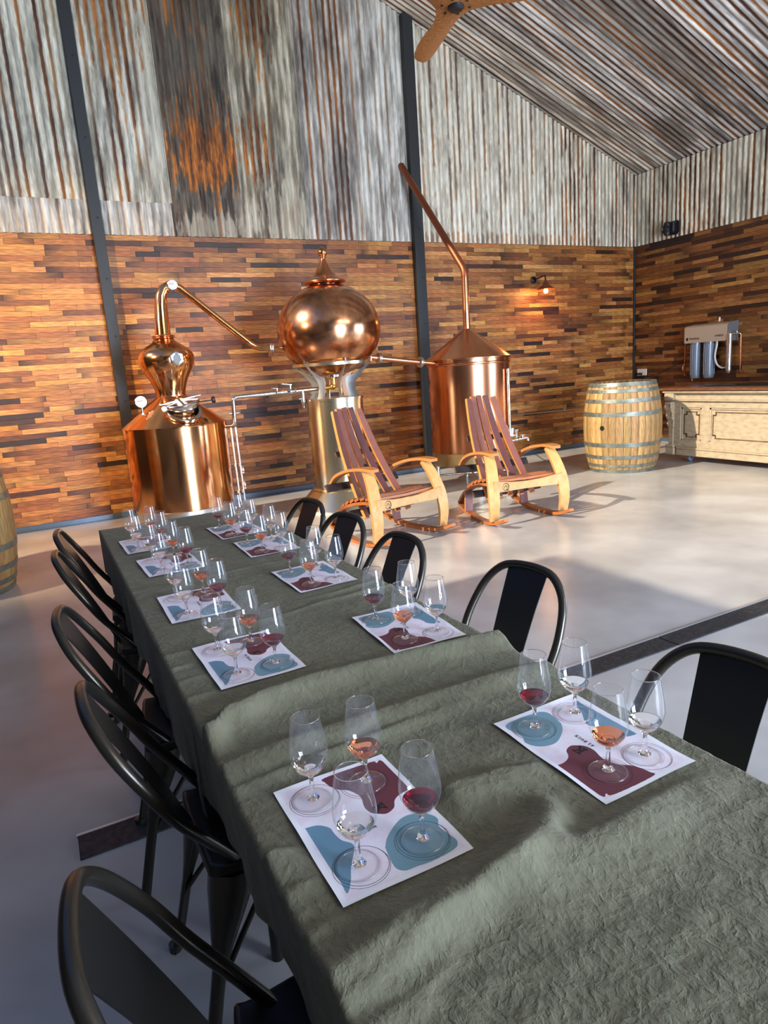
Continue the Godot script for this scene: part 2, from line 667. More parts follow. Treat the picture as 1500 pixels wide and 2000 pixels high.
func wall_root(called: String, label: String) -> Node3D:
	return thing(called, label, "wall", Vector3.ZERO, 0.0, "", "structure")

const TONES := [[207, 138, 70], [220, 152, 80], [233, 168, 91], [190, 120, 60], [169, 104, 52], [154, 92, 47], [125, 72, 39], [89, 50, 29], [61, 38, 26], [214, 146, 75], [201, 130, 65], [180, 112, 55]]

func clad(root: Node3D, L: float, O: Vector3, U: Vector3, seen0: float, seen1: float, dark: float, sd: int) -> void:
	var r := RandomNumberGenerator.new()
	r.seed = sd
	var N := U.cross(Vector3.UP) # out of the wall, towards the room
	var rows := 55
	var h := (WOOD_H - 0.06) / rows
	var all := []
	for i in rows:
		var a := -r.randf() * 0.5
		while a < L:
			var len := r.randf_range(0.22, 0.62) if r.randf() < 0.75 else r.randf_range(0.6, 0.85)
			all.append([max(a, 0.0), min(a + len, L), 0.05 + i * h])
			a += len
	var rest := MB.new()
	var eye := Vector3(0, 1.45, 0)
	for p in all:
		var mid: Vector3 = O + U * (p[0] + p[1]) / 2 + Vector3.UP * p[2]
		var q: float = (p[1] - p[0]) / mid.distance_to(eye) * absf((eye - mid).normalized().dot(N))
		if (p[0] + p[1]) / 2 < seen0 or (p[0] + p[1]) / 2 > seen1:
			q *= 0.05
		p.append(q)
	all.sort_custom(func(x, y): return x[3] > y[3])
	for k in all.size():
		var p: Array = all[k]
		if p[1] - p[0] < 0.01:
			continue
		var one := k < 300
		var b: MB = MB.new() if one else rest
		var t: Array
		var f := r.randf()
		if f < 0.11 + dark:
			t = TONES[6 + r.randi() % 3]
		else:
			t = TONES[[0, 1, 2, 3, 4, 5, 9, 10, 11][r.randi() % 9]]
		var v := r.randf_range(0.92, 1.1) * (1.0 - dark * 0.9)
		var base := lin(t[0] * v, t[1] * v * r.randf_range(0.95, 1.03), t[2] * v * r.randf_range(0.9, 1.08))
		var char_ := lin(52, 30, 24)
		var k0 := 0.0
		var k1 := 0.0
		if r.randf() < 0.3: # one end or the middle is stained by the wine and the fire
			k0 = r.randf_range(0.3, 0.95)
		elif r.randf() < 0.3:
			k1 = r.randf_range(0.3, 0.95)
		var y0: float = p[2]
		var y1: float = y0 + h - 0.0005
		var d := 0.012 + r.randf() * 0.003
		var c := 0.0009
		var P := func(a: float, y: float, z: float) -> Vector3: return O + U * a + Vector3.UP * y + N * z
		var n := 4
		var ramp := []
		for s in n + 1:
			var w := float(s) / n
			var e := clampf(1.0 - w * 1.7, 0, 1) * k0 + clampf(w * 1.7 - 0.7, 0, 1) * k1
			ramp.append(base.lerp(char_, e))
		for s in n:
			var a0: float = lerpf(p[0] + c + 0.0003, p[1] - c - 0.0003, float(s) / n)
			var a1: float = lerpf(p[0] + c + 0.0003, p[1] - c - 0.0003, float(s + 1) / n)
			b.quad(P.call(a0, y0 + c, d), P.call(a1, y0 + c, d), P.call(a1, y1 - c, d), P.call(a0, y1 - c, d), [ramp[s], ramp[s + 1], ramp[s + 1], ramp[s]])
		b.col = base.lerp(char_, 0.2)
		var m: Array = [p[0] + 0.0003, p[1] - 0.0003]
		b.quad(P.call(m[0], y1, 0), P.call(m[0] + c, y1 - c, d), P.call(m[1] - c, y1 - c, d), P.call(m[1], y1, 0))
		b.quad(P.call(m[0], y0, 0), P.call(m[1], y0, 0), P.call(m[1] - c, y0 + c, d), P.call(m[0] + c, y0 + c, d))
		b.quad(P.call(m[0], y1, 0), P.call(m[0], y0, 0), P.call(m[0] + c, y0 + c, d), P.call(m[0] + c, y1 - c, d))
		b.quad(P.call(m[1], y0, 0), P.call(m[1], y1, 0), P.call(m[1] - c, y1 - c, d), P.call(m[1] - c, y0 + c, d))
		if one:
			part("stave", b, MT.stave_wood, root)
	tag(part("further_staves", rest, MT.stave_wood, root), "remaining reclaimed staves of the cladding", "", "", "stuff")

var uncut: Callable
var wall_back: Node3D
var wall_right: Node3D

func clad_walls() -> void:
	wall_back = wall_root("wall_back", "back wall of reclaimed wood staves below rusty corrugated iron")
	var b := MB.new()
	b.T = Transform3D(Basis(), Vector3(0, 0, BACK - 0.16))
	b.prism([Vector2(LEFT - 0.2, 0), Vector2(9.1, 0), Vector2(9.1, rake(9.1)), Vector2(RIDGE, rake(RIDGE)), Vector2(LEFT - 0.2, rake(LEFT - 0.2))], 0.28)
	part("backing", b, MT.plaster, wall_back)
	clad(wall_back, 11.08, Vector3(LEFT, 0, BACK - 0.015), Vector3(1, 0, 0), 2.1, 11.1, 0.0, 5)
	wall_right = wall_root("wall_right", "right wall of dark reclaimed wood staves below corrugated iron")
	b = MB.new()
	b.box(Vector3(RIGHT + 0.16, 2.05, -5.15), Vector3(0.28, 4.1, 6.2))
	b.box(Vector3(RIGHT + 0.16, 2.05, 2.6), Vector3(0.28, 4.1, 2.0))
	b.box(Vector3(RIGHT + 0.16, 3.35, -0.23), Vector3(0.28, 1.5, 3.7))
	part("backing", b, MT.plaster, wall_right)
	clad(wall_right, 5.6, Vector3(RIGHT + 0.015, 0, BACK), Vector3(0, 0, 1), 0.0, 2.4, 0.16, 9)

# ---------------------------------------------------------------- corrugated iron
func sheet_tex(sd: int, base: Array, tone: float, pale: float, rust: float, spots := [], dark := 0.0, len_k := 1.0) -> ImageTexture:
	var W := 200
	var H := 560
	var r := RandomNumberGenerator.new()
	r.seed = sd
	var f := FastNoiseLite.new()
	f.seed = sd
	f.frequency = 0.02
	f.fractal_octaves = 3
	var line := []
	for i in 12:
		line.append([clampf(rust * r.randf_range(0.3, 1.7) if r.randf() < 0.35 + rust * 0.6 else 0.0, 0.0, 1.0), r.randf() * 999.0, r.randf_range(-0.03, 0.03)])
	var bytes := PackedByteArray()
	bytes.resize(W * H * 3)
	var o := 0
	for y in H:
		var vv := float(y) / H
		for x in W:
			var q := 10.0 * x / W
			var n1 := f.get_noise_2d(x * 0.9, y * 0.22)
			var n2 := f.get_noise_2d(x * 2.6 + 700.0, y * 0.55)
			var n3 := f.get_noise_2d(x * 7.0 + 100.0, y * 2.0 + 50.0)
			var g := 1.0 + tone * (n1 * 1.3 + n2 * 0.6) + n3 * 0.2
			var w := smoothstep(0.05, 0.35, n2 + n1 * 0.6 + pale * 0.5 - 0.22) * pale
			var dk := smoothstep(0.1, 0.5, -n2 + n3 * 0.7 + dark * 0.5 - 0.1) * (0.25 + dark)
			var cr: float = base[0] * g
			var cg: float = base[1] * g
			var cb: float = base[2] * g
			cr = lerpf(cr, 208.0, w * 0.7)
			cg = lerpf(cg, 210.0, w * 0.7)
			cb = lerpf(cb, 206.0, w * 0.7)
			cr *= 1.0 - dk * 0.42
			cg *= 1.0 - dk * 0.44
			cb *= 1.0 - dk * 0.46
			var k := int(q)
			var shade_and_dirt := 1.0 - 0.26 * smoothstep(0.22, 0.02, absf(q - k - 0.5)) * clampf(0.8 + n1 * 1.5, 0.2, 1.0)  # valleys darkened in the colour: painted shade as well as dirt
			cr *= shade_and_dirt
			cg *= shade_and_dirt * 0.99
			cb *= shade_and_dirt * 0.97
			var L: Array = line[k]
			var s := 0.0
			if L[0] > 0.0:
				var along := f.get_noise_2d(L[1], y * 0.35 * len_k)
				s = L[0] * smoothstep(0.27, 0.10, absf(q - k - 0.5 + L[2]) + n3 * 0.08) * smoothstep(-0.25, 0.12, along + L[0] * 0.5 - 0.18)
			var brown := 0.3 + n1 * 0.9
			for sp in spots:
				var du: float = (float(x) / W - sp[0]) / sp[2]
				var dv: float = (vv - sp[1]) / sp[3]
				var e: float = 1.0 - sqrt(du * du + dv * dv) + n2 * 0.5 + n1 * 0.4 + n3 * 0.4
				if e > 0.0:
					var a: float = clampf(e * 4.0, 0.0, 1.0) * sp[4]
					if sp[5] == 0: # orange rust
						s = max(s, a)
						brown = 0.78 + n2 * 0.8 + n3 * 0.5 - 0.45 * smoothstep(0.25, 0.0, absf(q - k - 0.5))
					elif sp[5] == 3: # rust that keeps to the valleys
						s = max(s, a * smoothstep(0.34, 0.14, absf(q - k - 0.5) + n3 * 0.1))
						brown = 0.45 + n1 * 0.9 + n3 * 0.4
					elif sp[5] == 1: # dark weathering
						cr = lerpf(cr, 92.0, a * 0.65)
						cg = lerpf(cg, 84.0, a * 0.65)
						cb = lerpf(cb, 72.0, a * 0.65)
					else: # pale dusty film
						cr = lerpf(cr, 198.0, a * 0.6)
						cg = lerpf(cg, 190.0, a * 0.6)
						cb = lerpf(cb, 168.0, a * 0.6)
			brown = clampf(brown, 0.0, 1.0)
			s = clampf(s, 0.0, 1.0)
			cr = lerpf(cr, lerpf(62.0, 190.0, brown), s)
			cg = lerpf(cg, lerpf(36.0, 112.0, brown), s)
			cb = lerpf(cb, lerpf(25.0, 44.0, brown), s)
			bytes[o] = clampi(int(cr), 8, 245)
			bytes[o + 1] = clampi(int(cg), 8, 245)
			bytes[o + 2] = clampi(int(cb), 8, 245)
			o += 3
	return ImageTexture.create_from_image(Image.create_from_data(W, H, false, Image.FORMAT_RGB8, bytes))

func sheet_mat(called: String, t: Texture2D) -> StandardMaterial3D:
	var m := mat(called, Color.WHITE, 0.5, 0.15)
	m.albedo_texture = t
	return m

# one sheet: U across (width w), V along from y-like 0 to top(u); tex v from v0 to v1
func sheet(O: Vector3, U: Vector3, V: Vector3, w: float, l0: float, l1: float, cut: Callable, vmap: Callable, proud := 0.0) -> MB:
	var b := MB.new()
	var N := U.cross(V)
	var cols := 100
	var rows := 3
	var P := []
	var uv := []
	for i in rows:
		var row := PackedVector3Array()
		var ur := []
		for jj in cols + 1: # row direction is V, so the columns run backwards along U to face the room
			var t := 1.0 - float(jj) / cols
			var a := t * w
			var top: float = min(l1, cut.call(a)) if cut.is_valid() else l1
			var l := lerpf(l0, top, float(i) / (rows - 1))
			var z := 0.0095 * cos(TAU * 10.0 * t) + proud
			row.append(O + U * a + V * l + N * z)
			ur.append(Vector2(t, vmap.call(l)))
		P.append(row)
		uv.append(ur)
	b.grid(P, false, uv)
	return b

func corrugated() -> void:
	var S := {}
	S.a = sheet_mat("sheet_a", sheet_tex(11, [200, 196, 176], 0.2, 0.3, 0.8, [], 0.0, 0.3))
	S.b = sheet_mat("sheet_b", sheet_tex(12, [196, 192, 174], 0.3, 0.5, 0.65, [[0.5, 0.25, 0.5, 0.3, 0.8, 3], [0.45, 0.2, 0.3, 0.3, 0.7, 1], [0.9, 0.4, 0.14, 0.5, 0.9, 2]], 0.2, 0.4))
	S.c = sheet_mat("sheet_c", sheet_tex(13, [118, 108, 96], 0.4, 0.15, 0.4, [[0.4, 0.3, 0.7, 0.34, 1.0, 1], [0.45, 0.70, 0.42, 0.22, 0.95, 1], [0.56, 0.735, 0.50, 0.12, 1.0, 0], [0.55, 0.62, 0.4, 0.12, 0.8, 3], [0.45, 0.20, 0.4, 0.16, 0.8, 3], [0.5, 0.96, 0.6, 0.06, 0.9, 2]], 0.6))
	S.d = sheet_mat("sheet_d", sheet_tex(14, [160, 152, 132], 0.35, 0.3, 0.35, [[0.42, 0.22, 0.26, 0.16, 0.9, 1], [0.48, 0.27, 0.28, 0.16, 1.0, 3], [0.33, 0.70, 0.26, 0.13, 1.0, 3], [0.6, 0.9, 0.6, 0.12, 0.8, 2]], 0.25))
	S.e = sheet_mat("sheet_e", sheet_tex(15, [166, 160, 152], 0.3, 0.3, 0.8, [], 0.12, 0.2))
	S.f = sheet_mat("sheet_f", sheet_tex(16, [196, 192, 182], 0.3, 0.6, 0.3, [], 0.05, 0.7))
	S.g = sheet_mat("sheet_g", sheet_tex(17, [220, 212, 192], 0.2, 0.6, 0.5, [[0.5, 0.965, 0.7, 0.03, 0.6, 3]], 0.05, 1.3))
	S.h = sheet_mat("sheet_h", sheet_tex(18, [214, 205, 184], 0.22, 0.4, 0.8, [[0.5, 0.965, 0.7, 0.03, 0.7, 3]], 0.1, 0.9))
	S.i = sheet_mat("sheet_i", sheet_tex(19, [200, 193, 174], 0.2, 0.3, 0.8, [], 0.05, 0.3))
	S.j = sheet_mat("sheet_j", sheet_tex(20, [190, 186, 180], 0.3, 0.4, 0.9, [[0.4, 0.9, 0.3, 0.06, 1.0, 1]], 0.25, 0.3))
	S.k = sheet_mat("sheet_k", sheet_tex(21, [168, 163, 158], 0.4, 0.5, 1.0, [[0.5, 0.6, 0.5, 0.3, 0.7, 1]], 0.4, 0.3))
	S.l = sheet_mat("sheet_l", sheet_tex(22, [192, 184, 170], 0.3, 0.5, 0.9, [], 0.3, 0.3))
	var vmap := func(l: float) -> float: return (6.4 - l) / 3.4
	var kinds := ["f", "a", "a", "b", "c", "d", "e", "f", "g", "g", "g", "h", "h"]
	var x := -1.5
	var xs := [-2.2, -1.5, -0.7, 0.1, 0.9, 1.7, 2.49, 3.31, 4.07, 4.87, 5.70, 6.53, 7.33, 8.12, 8.88]
	for i in xs.size() - 1:
		var key: String = ["f", "e", "a", "a", "b", "c", "d", "e", "f", "g", "g", "g", "h", "i"][i]
		var x0: float = xs[i]
		var w: float = xs[i + 1] - x0 + 0.012
		if i == xs.size() - 2:
			w = xs[i + 1] - x0
		var cut := func(a: float) -> float: return rake(x0 + a) - 0.005
		var lap := i < 5 and i > 1
		var b := sheet(Vector3(x0, 0, BACK + 0.012), Vector3(1, 0, 0), Vector3.UP, w, 3.40 if lap else WOOD_H - 0.01, 9.0, cut, vmap, 0.002 * (i % 2) + (0.003 if lap else 0.0))
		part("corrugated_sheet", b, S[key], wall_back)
		if lap:
			b = sheet(Vector3(x0, 0, BACK + 0.012), Vector3(1, 0, 0), Vector3.UP, w, WOOD_H - 0.01, 3.46, uncut, func(l: float) -> float: return (3.5 - l) / 3.4 + 0.02, -0.002)
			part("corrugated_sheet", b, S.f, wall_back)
	var z := BACK
	var i := 0
	while z < -3.0:
		var b := sheet(Vector3(RIGHT - 0.012, 0, z), Vector3(0, 0, 1), Vector3.UP, 0.812, WOOD_H - 0.01, EAVE + 0.02, uncut, vmap, 0.002 * (i % 2))
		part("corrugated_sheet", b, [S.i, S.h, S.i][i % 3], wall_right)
		z += 0.8
		i += 1
	# the ceiling: sheets run down the slope
	var roof := get_node("ceiling")
	var V := Vector3(RIDGE - 8.95, rake(RIDGE) - rake(8.95), 0)
	var len := V.length()
	V = V.normalized()
	z = BACK + 0.005
	i = 0
	while z < 3.3:
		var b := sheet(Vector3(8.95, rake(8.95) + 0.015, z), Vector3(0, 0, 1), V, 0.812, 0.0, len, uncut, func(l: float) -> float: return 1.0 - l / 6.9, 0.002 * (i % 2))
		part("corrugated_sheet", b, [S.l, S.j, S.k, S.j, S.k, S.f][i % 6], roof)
		z += 0.8
		i += 1

func trims() -> void:
	for q in [[0.90, 0.115, "dark painted steel column behind the onion still"], [4.835, 0.145, "dark painted steel column between the round still and copper drum"]]:
		var w: float = q[1]
		var o := thing("steel_column", q[2], "column", Vector3(q[0], 0, BACK + 0.055), 0.0, "", "structure")
		var b := MB.new()
		var H := rake(q[0])
		b.box(Vector3(0, H / 2, 0.028), Vector3(w, H, 0.012), 0.002)
		b.box(Vector3(-w / 2 + 0.006, H / 2, -0.008), Vector3(0.012, H, 0.07), 0.002)
		b.box(Vector3(w / 2 - 0.006, H / 2, -0.008), Vector3(0.012, H, 0.07), 0.002)
		part("channel", b, MT.column_paint, o)
		for y in [0.6, 1.3, 2.0, 2.6, 3.21, 3.98, 4.73]:
			b = MB.new()
			b.T = Transform3D(Basis(Vector3.RIGHT, PI / 2), Vector3(0.012, y, 0.034))
			b.lathe([Vector2(0, 0), Vector2(0.011, 0), Vector2(0.011, 0.003), Vector2(0.008, 0.005), Vector2(0, 0.005)], 10)
			part("bolt", b, MT.bolt_dark, o)
	var b := MB.new()
	b.box(Vector3(RIGHT - 0.012, WOOD_H / 2, BACK + 0.012), Vector3(0.03, WOOD_H, 0.03), 0.003)
	slab("trim_2", b, "column_paint", "thin dark steel corner strip between the two wood walls", "corner trim")
	b = MB.new()
	b.box(Vector3(3.3, 0.03, BACK + 0.012), Vector3(10.9, 0.06, 0.03), 0.003)
	b.box(Vector3(3.3, 0.004, BACK + 0.045), Vector3(10.9, 0.008, 0.06), 0.002)
	slab("baseboard_back", b, "foot_steel", "blue grey steel angle along the foot of the back wall", "baseboard")
	b = MB.new()
	b.box(Vector3(RIGHT - 0.012, 0.03, -5.3), Vector3(0.03, 0.06, 5.4), 0.003)
	slab("baseboard_right", b, "foot_steel", "steel angle along the foot of the right wall", "baseboard")

# ---------------------------------------------------------------- the three stills
func flange(b: MB, at: Vector3, dir: Vector3, r: float, t := 0.018) -> void:
	var d := dir.normalized()
	b.tube([at - d * t, at - d * t * 0.7, at - d * t * 0.3, at - d * t * 0.2, at + d * t * 0.2, at + d * t * 0.3, at + d * t * 0.7, at + d * t], [r * 0.92, r, r, r * 0.82, r * 0.82, r, r, r * 0.92], 18)

func along(dir: Vector3, at: Vector3) -> Transform3D: # local y towards dir
	var y := dir.normalized()
	var x := y.cross(Vector3.FORWARD)
	if x.length() < 0.1:
		x = y.cross(Vector3.RIGHT)
	x = x.normalized()
	return Transform3D(Basis(x, y, x.cross(y)), at)

func dial(o: Node3D, called: String, at: Vector3, face: Vector3, r: float) -> void:
	var b := MB.new()
	b.T = along(face, at)
	b.lathe([Vector2(0, -0.02), Vector2(r * 0.95, -0.02), Vector2(r, -0.015), Vector2(r, 0.004), Vector2(r * 0.93, 0.008), Vector2(r * 0.88, 0.004), Vector2(0, 0.004)], 24)
	var g := part(called, b, MT.stainless, o)
	b = MB.new()
	b.T = along(face, at + face.normalized() * 0.0045)
	b.lathe([Vector2(0, -0.001), Vector2(r * 0.86, -0.001), Vector2(r * 0.86, 0.001), Vector2(0, 0.001)], 24)
	part("gauge_face", b, MT.gauge_face, g)
	b = MB.new()
	b.T = along(face, at + face.normalized() * 0.006)
	b.box(Vector3(r * 0.15, 0.0005, -r * 0.2), Vector3(r * 0.06, 0.001, r * 0.9))
	for k in 9:
		var a := -2.2 + k * 0.55
		b.box(Vector3(sin(a) * r * 0.7, 0.0005, -cos(a) * r * 0.7), Vector3(r * 0.07, 0.001, r * 0.07))
	part("needle", b, MT.ink, g)

func valve(b: MB, at: Vector3, dir: Vector3, s: float) -> void: # ball valve body, stem and lever
	var d := dir.normalized()
	b.tube([at - d * s * 1.6, at - d * s * 1.2, at - d * s * 1.1, at - d * s * 0.7, at, at + d * s * 0.7, at + d * s * 1.1, at + d * s * 1.2, at + d * s * 1.6], [s * 0.75, s * 0.75, s * 0.55, s * 0.8, s * 0.95, s * 0.8, s * 0.55, s * 0.75, s * 0.75], 12)
	b.tube([at, at + Vector3.UP * s * 1.9], s * 0.3, 8)
	b.tube([at + Vector3.UP * s * 1.9 + d * s * 0.4, at + Vector3.UP * s * 2.0, at + Vector3.UP * s * 2.4 - d * s * 2.6], [s * 0.35, s * 0.35, s * 0.22], 8)

func stills() -> void:
	onion_still()
	round_still()
	drum_condenser()
	# pipes between them are things of their own, bolted on at their flanges
	var tc := Vector3(0.03, 0, 1).normalized()
	var o := thing("vapour_pipe", "copper swan neck pipe sloping from the onion still down to the round still", "pipe")
	var b := MB.new()
	var p := [Vector3(1.235, 1.925, -6.95), Vector3(1.24, 2.05, -6.95), Vector3(1.25, 2.2, -6.95), Vector3(1.265, 2.29, -6.95), Vector3(1.30, 2.355, -6.948), Vector3(1.35, 2.385, -6.945), Vector3(1.40, 2.385, -6.94), Vector3(1.45, 2.36, -6.935), Vector3(1.55, 2.27, -6.92), Vector3(1.8, 2.04, -6.88), Vector3(2.05, 1.81, -6.83)]
	b.tube(p, [0.074, 0.068, 0.06, 0.055, 0.05, 0.045, 0.041, 0.037, 0.033, 0.032, 0.031], 24)
	p = arc(Vector3(2.05, 1.81, -6.83), Vector3(2.12, 1.755, -6.82), Vector3(2.42, 1.712, -6.74), 0.06)
	p.push_front(Vector3(2.05, 1.81, -6.83))
	p.append(Vector3(2.47, 1.70, -6.73))
	b.tube(p, 0.031, 20)
	part("neck", b, MT.copper, o)
	b = MB.new()
	flange(b, Vector3(2.27, 1.733, -6.78), Vector3(1, -0.14, 0.25), 0.058)
	part("flange", b, MT.brushed_steel, o)
	dial(o, "thermometer", Vector3(1.375, 2.385, -6.885), Vector3(0, 0, 1), 0.05)
	o = thing("link_pipe", "short copper pipe with two flanges joining the round still to the copper drum", "pipe")
	b = MB.new()
	b.tube([Vector3(3.28, 1.595, -6.70), Vector3(4.0, 1.50, -6.78), Vector3(4.29, 1.465, -6.82)], 0.031, 20)
	part("tube", b, MT.aged_copper, o)
	b = MB.new()
	flange(b, Vector3(3.47, 1.57, -6.72), Vector3(1, -0.13, -0.1), 0.06)
	flange(b, Vector3(4.04, 1.495, -6.785), Vector3(1, -0.13, -0.1), 0.06)
	part("flange", b, MT.brushed_steel, o)
	o = thing("vent_pipe", "long copper vent pipe rising from the drum and bending back up to the wall", "pipe")
	b = MB.new()
	p = pipe_path([Vector3(4.75, 1.83, -6.85), Vector3(4.755, 2.52, -6.85), Vector3(4.66, 3.98, -8.03)], 0.06)
	b.tube(p, 0.041, 20)
	part("tube", b, MT.dull_copper, o)
	b = MB.new()
	b.tube([Vector3(4.75, 1.84, -6.85), Vector3(4.7545, 2.44, -6.85)], 0.0418, 20, false)
	part("bright_sleeve", b, MT.aged_copper, o)
	b = MB.new()
	flange(b, Vector3(4.7545, 2.455, -6.85), Vector3.UP, 0.046, 0.008)
	part("solder_ring", b, MT.aged_copper, o)
	# steel condensate pipe
	o = thing("steel_pipe", "stainless pipe with ball valves running between the onion still and the round still", "pipe")
	b = MB.new()
	p = pipe_path([Vector3(1.72, 0.99, -6.90), Vector3(1.805, 0.99, -6.82), Vector3(1.81, 1.275, -6.80), Vector3(2.74, 1.295, -6.65)], 0.045)
	b.tube(p, 0.021, 14)
	part("tube", b, MT.stainless, o)
	b = MB.new()
	valve(b, Vector3(2.40, 1.288, -6.70), Vector3(1, 0.02, 0.16), 0.036)
	valve(b, Vector3(2.26, 1.285, -6.72), Vector3(1, 0.02, 0.16), 0.022)
	part("valve", b, MT.stainless, o)
	b = MB.new()
	b.tube([Vector3(2.52, 1.285, -6.68), Vector3(2.52, 1.19, -6.68), Vector3(2.52, 1.185, -6.68), Vector3(2.52, 1.155, -6.68), Vector3(2.52, 1.15, -6.68), Vector3(2.52, 1.11, -6.68)], [0.02, 0.02, 0.026, 0.026, 0.017, 0.017], 12)
	b.tube([Vector3(2.52, 1.20, -6.68), Vector3(2.47, 1.205, -6.67)], 0.009, 8)
	part("drain_tap", b, MT.stainless, o)
	b = MB.new()
	b.tube([Vector3(2.74, 1.295, -6.65), Vector3(2.85, 1.30, -6.65), Vector3(2.87, 1.33, -6.65), Vector3(2.87, 1.42, -6.65)], [0.024, 0.024, 0.024, 0.022], 14)
	b.ball(Vector3(2.86, 1.305, -6.65), Vector3.ONE * 0.033, 12, 8)
	part("elbow", b, MT.brass, o)
	b = MB.new()
	valve(b, Vector3(1.808, 1.09, -6.815), Vector3.UP, 0.016)
	b.tube([Vector3(1.76, 1.115, -6.815), Vector3(1.86, 1.115, -6.815)], 0.006, 8)
	part("sensor", b, MT.stainless, o)

func onion_still() -> void:
	var o := thing("onion_still", "copper pot still with onion shaped head and round pressure gauge", "still", Vector3(1.235, 0, -6.95))
	var b := MB.new()
	b.lathe([Vector2(0.30, 0.0), Vector2(0.492, 0.0), Vector2(0.492, 0.235), Vector2(0.30, 0.235)], 64)
	part("plinth", b, MT.brushed_steel, o)
	b = MB.new()
	b.lathe([Vector2(0.0, 0.236), Vector2(0.497, 0.236), Vector2(0.502, 0.245), Vector2(0.502, 1.045), Vector2(0.499, 1.052)], 72)
	part("boiler", b, MT.copper, o)
	b = MB.new()
	b.lathe([Vector2(0.506, 1.040), Vector2(0.507, 1.052), Vector2(0.14, 1.338)], 72)
	part("shoulder", b, MT.copper, o)
	b = MB.new()
	var pr := spline2([Vector2(0.14, 1.335), Vector2(0.150, 1.40), Vector2(0.185, 1.50), Vector2(0.245, 1.60), Vector2(0.268, 1.69), Vector2(0.245, 1.765), Vector2(0.175, 1.82), Vector2(0.115, 1.86), Vector2(0.09, 1.895)], 6)
	b.lathe(pr, 56, Vector3.ZERO, 0, TAU, 1.2)
	var onion := part("onion_head", b, MT.copper, o)
	b = MB.new()
	flange(b, Vector3(0, 1.905, 0), Vector3.UP, 0.112, 0.014)
	part("flange", b, MT.aged_copper, o)
	b = MB.new()
	b.tube([Vector3(0, 1.325, 0), Vector3(0, 1.345, 0)], 0.146, 40)
	part("neck_ring", b, MT.aged_copper, o)
	# porthole
	var f := Vector3(0.19, 0.02, 1).normalized()
	b = MB.new()
	b.T = along(f, Vector3(0, 1.68, 0) + f * 0.258)
	b.lathe([Vector2(0.045, -0.02), Vector2(0.072, -0.02), Vector2(0.072, 0.016), Vector2(0.064, 0.022), Vector2(0.045, 0.018)], 6)
	var ph := part("porthole", b, MT.stainless, onion)
	b = MB.new()
	b.T = along(f, Vector3(0, 1.68, 0) + f * 0.27)
	b.lathe([Vector2(0, -0.01), Vector2(0.047, -0.01), Vector2(0.047, 0.002), Vector2(0, 0.004)], 24)
	part("sight_glass", b, MT.frosted_glass, onion)
	# manway with its lid tipped open
	b = MB.new()
	var m := Vector3(0.10, 0, 1).normalized()
	var at := Vector3(0.03, 1.262, 0.30)
	var ax := Vector3(-0.17, 1.0, 0.16).normalized()
	b.T = along(ax, at)
	b.lathe(spline2([Vector2(0.0, -0.135), Vector2(0.07, -0.122), Vector2(0.12, -0.085), Vector2(0.148, -0.03), Vector2(0.152, -0.006)], 5), 44, Vector3.ZERO, 0, TAU, 1.5)
	b.lathe([Vector2(0.152, -0.012), Vector2(0.172, -0.012), Vector2(0.175, -0.006), Vector2(0.175, 0.004), Vector2(0.165, 0.008)], 44)
	var mw := part("manway", b, MT.stainless, o)
	b = MB.new()
	b.T = along(Vector3(0.0, 0.80, 0.62), Vector3(0, 1.19, 0) + m * 0.345)
	b.lathe([Vector2(0.12, -0.06), Vector2(0.150, -0.05), Vector2(0.155, 0.0), Vector2(0.166, 0.004), Vector2(0.166, 0.016), Vector2(0.14, 0.018)], 44)
	part("manway_collar", b, MT.stainless, mw)
	b = MB.new()
	b.T = along(ax, at + ax * 0.012)
	b.lathe([Vector2(0, -0.004), Vector2(0.172, -0.004), Vector2(0.175, 0.002), Vector2(0.17, 0.008), Vector2(0.10, 0.016), Vector2(0, 0.022)], 44)
	b.box(Vector3(0.0, 0.026, 0.0), Vector3(0.03, 0.016, 0.40), 0.004)
	b.box(Vector3(0.0, 0.026, 0.0), Vector3(0.40, 0.016, 0.03), 0.004)
	part("manway_lid", b, MT.stainless, mw)
	b = MB.new()
	b.tube([at + Vector3(0.15, 0.0, 0.02), at + Vector3(0.31, 0.01, 0.0)], 0.006, 8)
	b.T = along(Vector3(1, 0.15, 0), at + Vector3(0.31, 0.01, 0.0))
	b.lathe([Vector2(0, -0.014), Vector2(0.03, -0.014), Vector2(0.034, 0.0), Vector2(0.03, 0.014), Vector2(0, 0.016)], 10)
	part("clamp_knob", b, MT.black_plastic, mw)
	b = MB.new()
	b.T = along(m, at + Vector3(-0.18, -0.035, 0.06))
	b.lathe([Vector2(0, -0.02), Vector2(0.024, -0.02), Vector2(0.024, 0.02), Vector2(0, 0.02)], 12)
	part("hinge", b, MT.stainless, mw)
	# pressure gauge on its stem
	b = MB.new()
	b.tube([Vector3(-0.30, 1.17, 0.11), Vector3(-0.31, 1.20, 0.11), Vector3(-0.31, 1.25, 0.11)], [0.014, 0.013, 0.01], 10)
	b.box(Vector3(-0.30, 1.185, 0.11), Vector3(0.04, 0.022, 0.04), 0.003)
	part("gauge_stem", b, MT.stainless, o)
	dial(o, "pressure_gauge", Vector3(-0.312, 1.305, 0.12), Vector3(0.05, 0.05, 1), 0.058)
	# sight tubes down the side
	b = MB.new()
	for k in 2:
		var x := 0.525 + k * 0.05
		b.tube([Vector3(x, 0.97, 0.12), Vector3(x + 0.01, 0.2, 0.12)], 0.013, 10)
		for y in [0.88, 0.58, 0.30]:
			flange(b, Vector3(x, y, 0.12), Vector3.UP, 0.02, 0.014)
	part("sight_tube", b, MT.stainless, o)
	b = MB.new()
	valve(b, Vector3(0.60, 0.52, 0.13), Vector3.UP, 0.018)
	part("side_valve", b, MT.stainless, o)
	b = MB.new()
